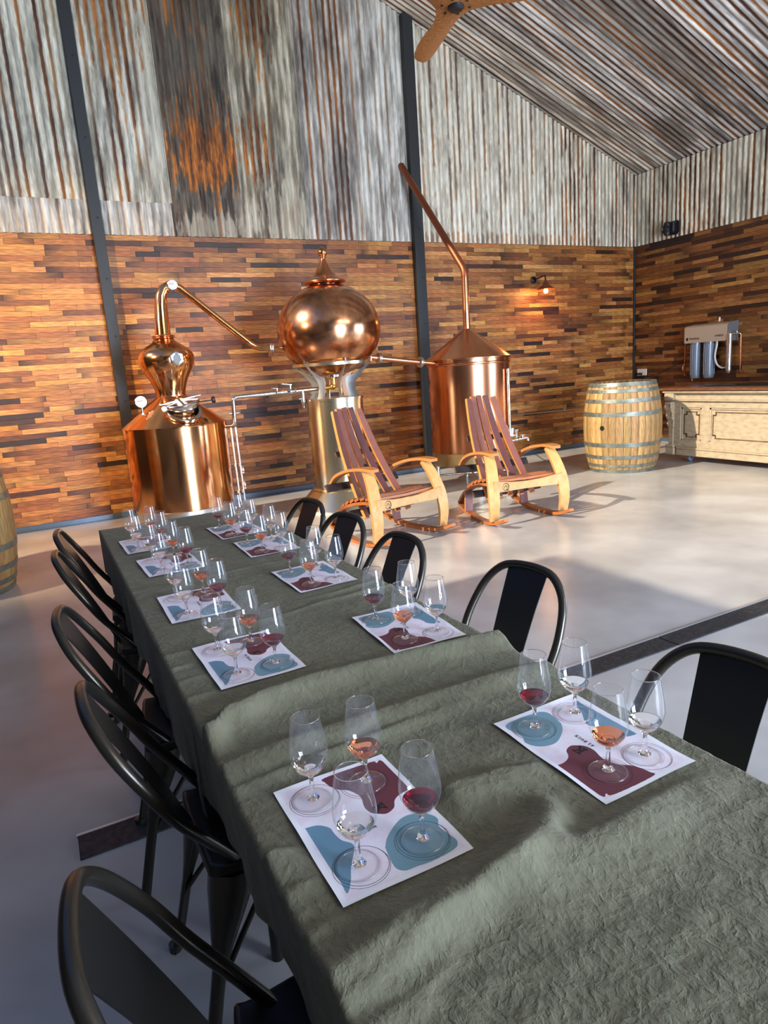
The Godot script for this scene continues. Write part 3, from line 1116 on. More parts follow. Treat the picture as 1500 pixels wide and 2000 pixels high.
	valve(b, Vector3(0.60, 0.36, 0.13), Vector3.UP, 0.02)
	part("side_valve", b, MT.stainless, o)

func round_still() -> void:
	var o := thing("round_still", "large round copper still with finial cap on a steel pedestal", "still", Vector3(2.87, 0, -6.65))
	var b := MB.new()
	b.lathe([Vector2(0.0, 0.0), Vector2(0.50, 0.0), Vector2(0.503, 0.012), Vector2(0.49, 0.04), Vector2(0.335, 0.21), Vector2(0.0, 0.21)], 64)
	part("base_skirt", b, MT.warm_steel, o)
	b = MB.new()
	b.lathe([Vector2(0.0, 0.205), Vector2(0.315, 0.205), Vector2(0.328, 0.222), Vector2(0.315, 0.24), Vector2(0.299, 0.245), Vector2(0.299, 1.165), Vector2(0.306, 1.167), Vector2(0.306, 1.19), Vector2(0.28, 1.19), Vector2(0.0, 1.185)], 64)
	part("pedestal", b, MT.warm_steel, o)
	# four shaped plates carry the ring
	for k in 6:
		var a := 0.45 + TAU * k / 6
		b = MB.new()
		var out := []
		for q in [[0.155, 1.19], [0.275, 1.19], [0.245, 1.235], [0.232, 1.29], [0.245, 1.35], [0.30, 1.42], [0.40, 1.52], [0.41, 1.54], [0.37, 1.54], [0.34, 1.49], [0.25, 1.44], [0.18, 1.41], [0.14, 1.40], [0.13, 1.35], [0.145, 1.27], [0.155, 1.22]]:
			out.append(Vector2(q[0], q[1]))
		b.T = Transform3D(Basis(Vector3.UP, a), Vector3.ZERO)
		b.prism(out, 0.006)
		part("bracket_plate", b, MT.brushed_steel, o)
	b = MB.new()
	b.lathe([Vector2(0.405, 1.525), Vector2(0.418, 1.525), Vector2(0.418, 1.555), Vector2(0.405, 1.555), Vector2(0.405, 1.525)], 64)
	var ring := part("support_ring", b, MT.warm_steel, o)
	b = MB.new()
	for k in 6:
		var a := 0.45 + TAU * k / 6
		b.T = Transform3D(Basis(Vector3.UP, a), Vector3.ZERO)
		b.box(Vector3(0.421, 1.565, 0), Vector3(0.012, 0.05, 0.02), 0.003)
	part("clip", b, MT.stainless, ring)
	b = MB.new()
	var pr := []
	for i in 33:
		var f := -PI / 2 + PI * i / 32.0
		var rr := 0.54 * cos(f)
		if f > 1.35 :
			continue
		pr.append(Vector2(max(rr, 0.0), 1.885 + 0.47 * sin(f)))
	b.lathe(pr, 72, Vector3.ZERO, 0, TAU, 1.5)
	part("sphere", b, MT.old_copper, o)
	b = MB.new()
	b.lathe([Vector2(0.0, 1.395), Vector2(0.075, 1.395), Vector2(0.085, 1.405), Vector2(0.085, 1.425), Vector2(0.075, 1.432)], 24)
	part("bottom_collar", b, MT.stainless, o)
	b = MB.new()
	b.lathe([Vector2(0.12, 2.33), Vector2(0.15, 2.325), Vector2(0.15, 2.345), Vector2(0.13, 2.35)], 48)
	b.lathe(spline2([Vector2(0.12, 2.335), Vector2(0.19, 2.345), Vector2(0.217, 2.365), Vector2(0.20, 2.385), Vector2(0.15, 2.41), Vector2(0.105, 2.455), Vector2(0.065, 2.515), Vector2(0.034, 2.57), Vector2(0.022, 2.602)], 5), 48, Vector3.ZERO, 0, TAU, 1.5)
	var cap := part("cap", b, MT.aged_copper, o)
	b = MB.new()
	b.lathe(spline2([Vector2(0.02, 2.60), Vector2(0.036, 2.605), Vector2(0.030, 2.615), Vector2(0.046, 2.64), Vector2(0.05, 2.665), Vector2(0.036, 2.69), Vector2(0.018, 2.705), Vector2(0.0, 2.715)], 4), 28, Vector3.ZERO, 0, TAU, 1.5)
	part("finial", b, MT.copper, cap)

func drum_condenser() -> void:
	var o := thing("copper_drum", "tall copper drum still with cone top on four steel legs", "still", Vector3(4.75, 0, -6.85))
	var b := MB.new()
	b.lathe([Vector2(0.515, 1.49), Vector2(0.517, 1.505), Vector2(0.044, 1.85), Vector2(0.044, 1.87)], 72)
	part("cone_lid", b, MT.aged_copper, o)
	b = MB.new()
	b.lathe([Vector2(0.488, 0.395), Vector2(0.492, 1.40), Vector2(0.492, 1.425), Vector2(0.500, 1.43), Vector2(0.503, 1.44), Vector2(0.500, 1.45), Vector2(0.492, 1.455), Vector2(0.492, 1.50)], 72)
	part("drum", b, MT.aged_copper, o)
	b = MB.new()
	b.lathe([Vector2(0.0, 0.235), Vector2(0.485, 0.235), Vector2(0.492, 0.25), Vector2(0.492, 0.395), Vector2(0.485, 0.398)], 72)
	part("bottom_band", b, MT.brass_band, o)
	for k in 4:
		var a := 0.42 + TAU * k / 4
		var p := Vector3(cos(a) * 0.44, 0, sin(a) * 0.44)
		b = MB.new()
		b.tube([p + Vector3.UP * 0.07, p + Vector3.UP * 0.245], 0.03, 16)
		b.tube([p + Vector3.UP * 0.02, p + Vector3.UP * 0.075], 0.014, 12)
		b.lathe([Vector2(0, 0), Vector2(0.03, 0), Vector2(0.03, 0.012), Vector2(0.016, 0.024), Vector2(0, 0.024)], 16, p)
		part("leg", b, MT.stainless, o)
	b = MB.new()
	for k in 2:
		var a := 0.42 + PI / 2 * k
		var p := Vector3(cos(a) * 0.44, 0.10, sin(a) * 0.44)
		b.tube([p, Vector3(-p.x, p.y, -p.z)], 0.012, 10)
	part("cross_brace", b, MT.stainless, o)
	b = MB.new()
	b.tube([Vector3(0.24, 0.53, 0.46), Vector3(0.24, 1.35, 0.46)], 0.017, 12)
	b.tube([Vector3(0.2, 0.66, 0.43), Vector3(0.24, 0.66, 0.46)], 0.02, 10)
	part("sight_tube", b, MT.stainless, o)
	b = MB.new()
	flange(b, Vector3(0.17, 0.67, 0.46), Vector3(0.3, 0.1, 1), 0.035)
	part("side_port", b, MT.stainless, o)
	b = MB.new()
	b.tube(pipe_path([Vector3(0.24, 0.53, 0.46), Vector3(0.24, 0.50, 0.47), Vector3(0.50, 0.515, 0.47), Vector3(0.505, 0.475, 0.47)], 0.02), 0.017, 10)
	valve(b, Vector3(0.33, 0.508, 0.47), Vector3(1, 0.05, 0), 0.026)
	b.tube([Vector3(0.33, 0.54, 0.47), Vector3(0.33, 0.60, 0.47), Vector3(0.33, 0.605, 0.47), Vector3(0.33, 0.63, 0.47)], [0.014, 0.014, 0.028, 0.028], 12)
	b.tube([Vector3(0.42, 0.515, 0.47), Vector3(0.42, 0.55, 0.47)], 0.012, 10)
	b.tube([Vector3(0.39, 0.552, 0.47), Vector3(0.455, 0.552, 0.47)], 0.008, 8)
	part("outlet_tap", b, MT.stainless, o)
	b = MB.new()
	b.lathe([Vector2(0.022, -0.02), Vector2(0.03, -0.02), Vector2(0.03, 0.02), Vector2(0.022, 0.02)], 12, Vector3(0.27, 0.58, 0.45))
	b.box(Vector3(0.275, 0.60, 0.455), Vector3(0.05, 0.12, 0.03), 0.01)
	part("valve_block", b, MT.brushed_steel, o)
	var w := thing("thin_pipe", "thin steel pipe running along the wood wall right of the drum", "pipe")
	b = MB.new()
	b.tube([Vector3(5.22, 0.66, -6.98), Vector3(5.45, 0.66, -7.5), Vector3(5.75, 0.65, BACK + 0.05), Vector3(7.3, 0.62, BACK + 0.05), Vector3(8.75, 0.6, BACK + 0.05)], 0.008, 8)
	part("tube", b, MT.brushed_steel, w)
	b = MB.new()
	flange(b, Vector3(5.24, 0.66, -6.99), Vector3(1, 0, -0.1), 0.03)
	for x in [6.2, 7.35]:
		b.box(Vector3(x, 0.632, BACK + 0.03), Vector3(0.03, 0.05, 0.05), 0.004)
	part("pipe_clip", b, MT.brushed_steel, w)

# ---------------------------------------------------------------- barrels
func barrel(called: String, label: String, at: Vector3, turn: float, sd: int) -> void:
	var o := thing(called, label, "barrel", at, turn)
	var r := RandomNumberGenerator.new()
	r.seed = sd
	var H := 1.09
	var prof := func(y: float) -> float:
		var t := (y / H - 0.5) * 2.0
		return 0.465 - 0.075 * t * t
	var n := 32
	var meshes := []
	for k in n:
		var b := MB.new()
		var v := r.randf_range(0.84, 1.08)
		b.col = lin(214 * v, 168 * v * r.randf_range(0.96, 1.03), 104 * v)
		if r.randf() < 0.15:
			b.col = b.col.lerp(lin(150, 104, 62), 0.5)
		var a0 := TAU * k / n + 0.0045
		var a1 := TAU * (k + 1) / n - 0.0045
		var P := []
		for i in 15:
			var y := 0.005 + (H - 0.01) * i / 14.0
			var rr: float = prof.call(y)
			var row := PackedVector3Array()
			for q in [[a0, -0.02], [a0, 0.0], [lerpf(a0, a1, 0.5), 0.0018], [a1, 0.0], [a1, -0.02]]:
				row.append(Vector3(cos(q[0]), 0, sin(q[0])) * (rr + q[1]) + Vector3.UP * y)
			P.append(row)
		b.grid(P)
		# end grain at the chime
		for e in [0, 14]:
			var p: PackedVector3Array = P[e]
			if e == 0:
				b.quad(p[1], p[3], p[4], p[0])
			else:
				b.quad(p[0], p[4], p[3], p[1])
		part("stave", b, MT.oak, o)
	for q in [[1.045, 1.092, 0.002], [0.975, 1.015, 0.0], [0.855, 0.90, 0.0], [0.695, 0.745, 0.0], [0.325, 0.375, 0.0], [0.175, 0.22, 0.0], [0.07, 0.11, 0.0], [0.0, 0.042, 0.002]]:
		var b := MB.new()
		var ra: float = prof.call(q[0]) + 0.002
		var rb: float = prof.call(q[1]) + 0.002
		b.lathe([Vector2(ra, q[0]), Vector2(ra + 0.003, q[0]), Vector2(rb + 0.003, q[1]), Vector2(rb, q[1])], 64)
		var h := part("hoop", b, MT.hoop_steel, o)
		b = MB.new()
		for s in 2:
			for e in 2:
				var a := 2.86 + 0.1 * s + 0.03 * e
				var y: float = lerpf(q[0], q[1], 0.5)
				b.ball(Vector3(cos(a), 0, sin(a)) * (lerpf(ra, rb, 0.5) + 0.003) + Vector3.UP * y, Vector3.ONE * 0.006, 8, 6)
		part("rivet", b, MT.hoop_steel, h)
	var b := MB.new()
	b.lathe([Vector2(0, 0.02), Vector2(0.37, 0.02)], 48)
	b.lathe([Vector2(0.375, 1.055), Vector2(0, 1.055)], 48)
	b.col = lin(168, 120, 74)
	part("head", b, MT.counter_top, o)
	b = MB.new()
	var d := Vector3(cos(2.9), 0, sin(2.9))
	b.T = along(d, d * 0.462 + Vector3.UP * 0.56)
	b.lathe([Vector2(0, 0), Vector2(0.028, 0), Vector2(0.03, 0.006), Vector2(0.026, 0.0075), Vector2(0, 0.006)], 20)
	part("bung", b, MT.hole, o)

func barrels() -> void:
	# turned so that the bung and the riveted joints face the way they do in the photo
	barrel("wine_barrel", "upright oak wine barrel with grey hoops in front of the wall corner", Vector3(6.50, 0, -6.07), 0.0, 3)
	barrel("wine_barrel", "oak barrel cut off by the left edge, beside the farthest dark chairs", Vector3(-0.735, 0, -5.85), -2.6, 4)

# ---------------------------------------------------------------- the painted counter
func counter() -> void:
	var X := 7.35
	var z0 := -6.06
	var z1 := -3.0
	var o := thing("shop_counter", "antique cream painted wooden counter with carved panels on small casters", "counter")
	var L := z1 - z0
	var zc := (z0 + z1) / 2
	var b := MB.new()
	b.box(Vector3(X + 0.32, 0.50, zc), Vector3(0.56, 0.80, L - 0.06), 0.004)
	part("carcass", b, MT.cream_paint, o)
	b = MB.new()
	b.box(Vector3(X + 0.30, 0.93, zc), Vector3(0.78, 0.032, L + 0.24), 0.006)
	part("top_board", b, MT.counter_top, o)
	b = MB.new()
	b.box(Vector3(X + 0.28, 0.897, zc), Vector3(0.70, 0.028, L + 0.14), 0.008)
	b.box(Vector3(X + 0.29, 0.878, zc), Vector3(0.66, 0.014, L + 0.10), 0.004)
	b.box(Vector3(X + 0.30, 0.835, zc), Vector3(0.63, 0.075, L + 0.05), 0.003)
	b.box(Vector3(X + 0.29, 0.788, zc), Vector3(0.66, 0.018, L + 0.09), 0.006)
	b.box(Vector3(X + 0.30, 0.772, zc), Vector3(0.62, 0.016, L + 0.04), 0.005)
	part("cornice", b, MT.cream_paint, o)
	b = MB.new()
	b.box(Vector3(X - 0.035, 0.838, z0 + 0.03), Vector3(0.06, 0.085, 0.14), 0.006)
	b.box(Vector3(X - 0.066, 0.838, z0 + 0.03), Vector3(0.012, 0.06, 0.095), 0.004)
	b.T = Transform3D(Basis(Vector3.BACK, PI / 2), Vector3(X - 0.072, 0.838, z0 + 0.03))
	b.lathe([Vector2(0.0, 0.012), Vector2(0.008, 0.01), Vector2(0.012, 0.004), Vector2(0.026, 0.006), Vector2(0.03, 0.0)], 14)
	part("corner_block", b, MT.cream_paint, o)
	# scrolled bracket under the cornice, side profile swept across its width
	b = MB.new()
	var pr := []
	for q in [[0.0, 0.77], [0.085, 0.77], [0.092, 0.745], [0.078, 0.725], [0.088, 0.70], [0.082, 0.665], [0.06, 0.64], [0.052, 0.61], [0.062, 0.585], [0.056, 0.555], [0.036, 0.535], [0.03, 0.50], [0.04, 0.475], [0.034, 0.45], [0.012, 0.43], [0.0, 0.43]]:
		pr.append(Vector2(q[0], q[1]))
	b.T = Transform3D(Basis(Vector3(-1, 0, 0), Vector3.UP, Vector3(0, 0, -1)), Vector3(X + 0.005, 0, z0 + 0.035))
	b.prism(pr, 0.085)
	for q in [[0.075, 0.71, 0.022], [0.05, 0.60, 0.02], [0.03, 0.49, 0.016]]:
		for s in [-1.0, 1.0]:
			b.ball(Vector3(q[0], q[1], s * 0.045), Vector3(q[2], q[2] * 1.3, 0.01), 10, 6)
	part("scroll_bracket", b, MT.cream_paint, o)
	b = MB.new()
	b.box(Vector3(X - 0.004, 0.33, z0 + 0.035), Vector3(0.03, 0.24, 0.075), 0.006)
	b.box(Vector3(X - 0.02, 0.20, z0 + 0.035), Vector3(0.06, 0.035, 0.12), 0.008)
	b.box(Vector3(X - 0.015, 0.135, z0 + 0.035), Vector3(0.05, 0.10, 0.13), 0.008)
	part("pilaster", b, MT.cream_paint, o)
	# stiles and rails
	for q in [[z0 + 0.055, z0 + 0.175], [-5.585, -5.475], [-4.05, -3.94], [z1 - 0.1, z1]]:
		b = MB.new()
		b.box(Vector3(X + 0.008, 0.48, (q[0] + q[1]) / 2), Vector3(0.032, 0.56, q[1] - q[0]), 0.004)
		part("stile", b, MT.cream_paint, o)
	b = MB.new()
	b.box(Vector3(X + 0.008, 0.735, zc), Vector3(0.030, 0.075, L - 0.1), 0.004)
	b.box(Vector3(X + 0.008, 0.235, zc), Vector3(0.030, 0.095, L - 0.1), 0.004)
	b.box(Vector3(X - 0.006, 0.178, zc + 0.06), Vector3(0.05, 0.022, L - 0.12), 0.008)
	b.box(Vector3(X + 0.002, 0.125, zc + 0.06), Vector3(0.04, 0.085, L - 0.12), 0.006)
	part("rail", b, MT.cream_paint, o)
	for q in [[z0 + 0.175, -5.585], [-5.475, -4.05], [-3.94, z1 - 0.1]]:
		var c: float = (q[0] + q[1]) / 2
		var w: float = q[1] - q[0]
		b = MB.new()
		b.box(Vector3(X + 0.022, 0.485, c), Vector3(0.01, 0.43, w))
		var p := part("panel", b, MT.cream_paint, o)
		b = MB.new()
		frame(b, X + 0.014, c, 0.485, w - 0.016, 0.414, 0.026, 0.0, 0.022)
		part("panel_moulding", b, MT.cream_paint, p)
		b = MB.new()
		frame(b, X + 0.016, c, 0.485, w - 0.085, 0.32, 0.011, 0.035, 0.012)
		part("notched_bead", b, MT.worn_edge, p)
	var ci := 0
	for q in [[X + 0.10, z0 + 0.25], [X + 0.48, z0 + 0.25], [X + 0.10, z1 - 0.2], [X + 0.48, z1 - 0.2]]:
		b = MB.new()
		b.T = Transform3D(Basis(Vector3.RIGHT, PI / 2), Vector3(q[0], 0.04, q[1]))
		b.lathe([Vector2(0, -0.014), Vector2(0.036, -0.014), Vector2(0.04, -0.008), Vector2(0.04, 0.008), Vector2(0.036, 0.014), Vector2(0.014, 0.016), Vector2(0, 0.016)], 24)
		var c := part("caster", b, MT.caster_grey, o)
		b = MB.new()
		b.box(Vector3(q[0], 0.075, q[1]), Vector3(0.05, 0.012, 0.06), 0.003)
		b.box(Vector3(q[0], 0.09, q[1]), Vector3(0.07, 0.02, 0.07), 0.003)
		for s in [-1.0, 1.0]:
			b.box(Vector3(q[0], 0.058, q[1] + s * 0.02), Vector3(0.028, 0.05, 0.003))
		part("caster_fork", b, MT.brushed_steel, c)
		ci += 1
	var t := thing("counter_mat", "flat black tray lying on the cream counter below the water filter", "tray")
	b = MB.new()
	b.box(Vector3(X + 0.40, 0.952, -4.95), Vector3(0.42, 0.012, 1.5), 0.004)
	b.box(Vector3(X + 0.40, 0.964, -5.05), Vector3(0.30, 0.012, 0.55), 0.004)
	part("tray", b, MT.black_plastic, t)
	t = thing("paper_sheet", "small white paper leaflet lying on the black tray", "paper")
	b = MB.new()
	b.box(Vector3(X + 0.33, 0.960, -4.55), Vector3(0.15, 0.003, 0.34))
	part("leaf", b, MT.white_plastic, t)

# a rectangular bead in the y-z plane facing -x; notch > 0 cuts the corners in
func frame(b: MB, x: float, zc: float, yc: float, w: float, h: float, t: float, notch: float, proud: float) -> void:
	var c := []
	var hw := w / 2
	var hh := h / 2
	if notch <= 0.0:
		c = [Vector2(-hw, -hh), Vector2(hw, -hh), Vector2(hw, hh), Vector2(-hw, hh)]
	else:
		for s in [[-1, -1, 0], [1, -1, 1], [1, 1, 0], [-1, 1, 1]]:
			var e := Vector2(s[0] * hw, s[1] * hh)
			var p := Vector2(e.x, e.y - s[1] * notch)
			var q := Vector2(e.x - s[0] * notch, e.y)
			var m := Vector2(e.x - s[0] * notch, e.y - s[1] * notch)
			if s[2] == 0:
				c.append_array([p, (m + p) / 2 + (m - e) * 0.12, m, (m + q) / 2 + (m - e) * 0.12, q])
			else:
				c.append_array([q, (m + q) / 2 + (m - e) * 0.12, m, (m + p) / 2 + (m - e) * 0.12, p])
	for i in c.size():
		var a: Vector2 = c[i]
		var d: Vector2 = c[(i + 1) % c.size()]
		var e := (d - a).normalized() * t * 0.5
		a -= e
		d += e
		b.strip([Vector3(x, yc + a.y, zc + a.x), Vector3(x, yc + d.y, zc + d.x)], proud, t, Vector3(1, 0, 0))

# ---------------------------------------------------------------- things on the walls
func text(called: String, s: String, size: float, m: Material, parent: Node, at: Transform3D, serif := false, bold := false) -> MeshInstance3D:
	var t := TextMesh.new()
	var f := SystemFont.new()
	f.font_names = PackedStringArray(["Droid Serif" if serif else "Droid Sans"])
	f.font_weight = 700 if bold else 400
	t.font = f
	t.text = s
	t.font_size = 64
	t.pixel_size = size / 64.0
	t.depth = 0.0008
	return shared(called, t, m, parent, at)

func wall_lamp(label: String, at: Vector3, turn: float, energy: float) -> void:
	var o := thing("wall_lamp", label, "lamp", at, turn)
	var b := MB.new()
	b.T = along(Vector3(0, 0, 1), Vector3.ZERO)
	b.lathe([Vector2(0, 0), Vector2(0.05, 0), Vector2(0.05, 0.014), Vector2(0.03, 0.024), Vector2(0, 0.024)], 24)
	part("wall_plate", b, MT.black_metal, o)
	b = MB.new()
	b.tube(pipe_path([Vector3(0, 0, 0.02), Vector3(0, 0.03, 0.26), Vector3(0, -0.07, 0.265)], 0.04), 0.011, 12)
	part("arm", b, MT.black_metal, o)
	b = MB.new()
	b.lathe([Vector2(0.125, -0.165), Vector2(0.128, -0.168), Vector2(0.128, -0.163), Vector2(0.045, -0.10), Vector2(0.03, -0.06), Vector2(0.0, -0.055)], 32, Vector3(0, 0, 0.265))
	b.lathe([Vector2(0.028, -0.065), Vector2(0.042, -0.104), Vector2(0.125, -0.165)], 32, Vector3(0, 0, 0.265))
	part("shade", b, MT.dull_copper, o)
	b = MB.new()
	b.lathe(spline2([Vector2(0, -0.225), Vector2(0.025, -0.215), Vector2(0.033, -0.19), Vector2(0.026, -0.16), Vector2(0.014, -0.13), Vector2(0.012, -0.10)], 4), 20, Vector3(0, 0, 0.265))
	part("bulb", b, MT.bulb_glow, o)
	var l := OmniLight3D.new()
	l.name = "bulb_light"
	l.position = Vector3(0, -0.19, 0.265)
	l.light_color = Color(1.0, 0.70, 0.40)
	l.light_energy = energy
	l.light_size = 0.03
	l.omni_range = 14.0
	l.omni_attenuation = 2.0
	l.shadow_enabled = true
	o.add_child(l)

func spot_lamp(at: Vector3, aim: Vector3, energy: float) -> void:
	var o := thing("spot_lamp", "black spot lamp on the plain wall beyond the left edge, aimed at the stills", "lamp", at)
	var b := MB.new()
	b.box(Vector3(0.015, 0, 0), Vector3(0.03, 0.12, 0.12), 0.005)
	b.tube([Vector3(0.02, 0, 0), Vector3(0.2, 0, 0)], 0.012, 10)
	part("bracket", b, MT.black_metal, o)
	var d := (aim - at - Vector3(0.2, 0, 0)).normalized()
	b = MB.new()
	b.T = along(d, Vector3(0.2, 0, 0))
	b.lathe([Vector2(0, -0.09), Vector2(0.05, -0.09), Vector2(0.06, -0.07), Vector2(0.06, 0.10), Vector2(0.052, 0.10), Vector2(0.052, 0.06), Vector2(0, 0.06)], 28)
	part("lamp_can", b, MT.black_metal, o)
	b = MB.new()
	b.T = along(d, Vector3(0.2, 0, 0) + d * 0.07)
	b.lathe([Vector2(0, -0.005), Vector2(0.05, -0.005), Vector2(0.05, 0.003), Vector2(0, 0.005)], 24)
	part("lens", b, MT.lens_glow, o)
	var l := SpotLight3D.new()
	l.name = "spot_light"
	l.light_color = Color(1.0, 0.86, 0.66)
	l.light_energy = energy
	l.light_size = 0.06
	l.spot_angle = 48.0
	l.spot_angle_attenuation = 0.9
	l.spot_range = 16.0
	l.spot_attenuation = 2.0
	l.shadow_enabled = true
	o.add_child(l)
	l.position = Vector3(0.2, 0, 0) + d * 0.11
	l.basis = Basis.looking_at(d, Vector3.UP)

func wall_things() -> void:
	wall_lamp("small copper shaded wall lamp glowing on the back wood wall", Vector3(6.80, 2.57, BACK + 0.005), 0.0, 0.3)
	spot_lamp(Vector3(LEFT, 3.0, -5.1), Vector3(0.3, 0.7, -7.9), 24.0)
	# black fixture above the corner
	var o := thing("wall_fixture", "small black swivel fixture with square back plate on the corrugated right wall", "wall fixture")
	var b := MB.new()
	b.box(Vector3(RIGHT - 0.045, 3.19, -7.27), Vector3(0.02, 0.19, 0.19), 0.003)
	b.box(Vector3(RIGHT - 0.09, 3.19, -7.27), Vector3(0.10, 0.15, 0.13), 0.012)
	part("back_plate", b, MT.black_plastic, o)
	b = MB.new()
	b.T = along(Vector3(-0.9, 0, 0.2), Vector3(RIGHT - 0.17, 3.17, -7.31))
	b.lathe([Vector2(0, -0.06), Vector2(0.055, -0.06), Vector2(0.062, -0.04), Vector2(0.062, 0.03), Vector2(0.05, 0.045), Vector2(0.035, 0.03), Vector2(0, 0.025)], 24)
	b.T = along(Vector3(0, 1, 0), Vector3(RIGHT - 0.16, 3.19, -7.30))
	b.lathe([Vector2(0, -0.10), Vector2(0.045, -0.10), Vector2(0.05, -0.08), Vector2(0.05, 0.06), Vector2(0.04, 0.08), Vector2(0, 0.085)], 24)
	part("swivel_head", b, MT.black_plastic, o)
	b = MB.new()
	for y in [3.275, 3.105]:
		for z in [-7.355, -7.185]:
			b.ball(Vector3(RIGHT - 0.056, y, z), Vector3.ONE * 0.008, 8, 6)
	part("screw", b, MT.brushed_steel, o)
	# power outlet with its plugs, and the lead up to the filter
	o = thing("power_outlet", "white double power outlet on the right wall behind the barrel", "outlet")
	b = MB.new()
	b.box(Vector3(RIGHT - 0.018, 1.10, -7.86), Vector3(0.016, 0.105, 0.19), 0.004)
	part("cover_plate", b, MT.white_plastic, o)
	b = MB.new()
	for z in [-7.90, -7.86]:
		b.box(Vector3(RIGHT - 0.05, 1.075, z), Vector3(0.05, 0.035, 0.03), 0.006)
	part("plug", b, MT.black_plastic, o)
	o = thing("black_lead", "thin black lead rising from the outlet to the water filter", "cord")
	b = MB.new()
	b.tube(spline([Vector3(RIGHT - 0.07, 1.07, -7.86), Vector3(RIGHT - 0.05, 1.03, -7.75), Vector3(RIGHT - 0.02, 1.08, -7.5), Vector3(RIGHT - 0.02, 1.22, -7.15), Vector3(RIGHT - 0.02, 1.36, -6.98), Vector3(RIGHT - 0.03, 1.49, -6.92)], 5), 0.005, 8)
	part("lead", b, MT.black_plastic, o)
	# water filter
	o = thing("water_filter", "beige wall-mounted water filter unit with two grey canisters above the counter", "water filter")
	b = MB.new()
	var x0 := 8.655
	b.T = Transform3D(Basis(Vector3(1, 0, 0), Vector3.UP, Vector3(0, 0, 1)), Vector3(0, 0, -6.555))
	b.prism([Vector2(RIGHT - 0.01, 1.50), Vector2(RIGHT - 0.01, 1.765), Vector2(x0 + 0.06, 1.745), Vector2(x0 + 0.02, 1.735), Vector2(x0, 1.715), Vector2(x0, 1.50)], 0.70)
	var body := part("housing", b, MT.filter_case, o)
	b = MB.new()
	b.T = Transform3D(Basis(), Vector3(0, 0, -6.203))
	b.prism([Vector2(RIGHT - 0.01, 1.495), Vector2(RIGHT - 0.01, 1.77), Vector2(x0 + 0.06, 1.75), Vector2(x0 - 0.002, 1.72), Vector2(x0 - 0.002, 1.495)], 0.012)
	part("end_plate", b, MT.filter_side, o)
	var B := Basis(Vector3(0, 0, 1), Vector3.UP, Vector3(-1, 0, 0))
	text("lettering", "Puretec", 0.046, MT.ink, body, Transform3D(B, Vector3(x0 - 0.001, 1.560, -6.735)), false, true)
	text("lettering", "HYBRID", 0.036, MT.ink, body, Transform3D(B, Vector3(x0 - 0.001, 1.575, -6.335)), false, true)
	b = MB.new()
	b.box(Vector3(x0 - 0.001, 1.556, -6.856), Vector3(0.002, 0.042, 0.034))
	part("logo_mark", b, MT.ink, body)
	for z in [-6.765, -6.545]:
		b = MB.new()
		var pr := []
		for q in [[0, 0.985], [0.05, 0.985], [0.066, 0.995], [0.072, 1.01], [0.074, 1.05], [0.077, 1.48], [0.082, 1.485], [0.082, 1.505]]:
			pr.append(Vector2(q[0], q[1]))
		b.lathe(pr, 40, Vector3(8.735, 0, z))
		for k in 14:
			var a := TAU * k / 14
			b.tube([Vector3(8.735 + cos(a) * 0.074, 1.04, z + sin(a) * 0.074), Vector3(8.735 + cos(a) * 0.0765, 1.47, z + sin(a) * 0.0765)], 0.004, 6)
		part("canister", b, MT.housing_grey, o)
	b = MB.new()
	b.lathe([Vector2(0, 1.055), Vector2(0.02, 1.055), Vector2(0.022, 1.075), Vector2(0.032, 1.08), Vector2(0.034, 1.10), Vector2(0.034, 1.58), Vector2(0.022, 1.60), Vector2(0, 1.60)], 24, Vector3(8.67, 0, -6.185))
	part("steel_tube", b, MT.stainless, o)
	b = MB.new()
	b.box(Vector3(8.735, 1.30, -6.25), Vector3(0.03, 0.40, 0.035), 0.004)
	part("side_bracket", b, MT.filter_case, o)
	b = MB.new()
	b.box(Vector3(8.715, 1.46, -6.25), Vector3(0.012, 0.055, 0.045), 0.002)
	part("warning_label", b, MT.yellow_label, o)
	b = MB.new()
	b.tube(spline([Vector3(8.70, 1.50, -6.40), Vector3(8.70, 1.44, -6.40), Vector3(8.70, 1.30, -6.425), Vector3(8.70, 1.19, -6.395), Vector3(8.70, 1.135, -6.33), Vector3(8.705, 1.13, -6.25)], 5), 0.013, 10)
	part("white_hose", b, MT.white_plastic, o)
	b = MB.new()
	b.tube(pipe_path([Vector3(8.68, 1.585, -6.17), Vector3(8.76, 1.585, -6.08), Vector3(8.80, 1.06, -6.10), Vector3(RIGHT, 1.05, -6.06)], 0.03), 0.009, 8)
	b.tube(pipe_path([Vector3(8.80, 1.51, -6.93), Vector3(8.80, 1.50, -7.0), Vector3(8.82, 1.03, -7.02), Vector3(RIGHT, 1.02, -7.0)], 0.03), 0.009, 8)
	b.tube([Vector3(8.81, 1.36, -7.0), Vector3(8.80, 1.365, -6.86)], 0.007, 8)
	b.tube([Vector3(8.82, 1.45, -6.885), Vector3(8.82, 0.945, -6.885)], 0.008, 8)
	part("copper_pipe", b, MT.aged_copper, o)
	b = MB.new()
	valve(b, Vector3(8.80, 1.14, -7.03), Vector3.UP, 0.02)
	valve(b, Vector3(8.73, 1.585, -6.12), Vector3(0.3, 0, 1), 0.018)
	part("valve", b, MT.stainless, o)
	b = MB.new()
	b.box(Vector3(8.78, 1.80, -6.43), Vector3(0.02, 0.06, 0.02), 0.004)
	part("top_spigot", b, MT.white_plastic, o)
	# ceiling fan
	var hub := Vector3(2.56, 3.5, -3.66)
	o = thing("ceiling_fan", "wooden three blade ceiling fan with black hub, cut by the top edge", "ceiling fan", hub)
	b = MB.new()
	b.tube([Vector3(0, 0.10, 0), Vector3(0, rake(hub.x) - hub.y + 0.01, 0)], 0.014, 12)
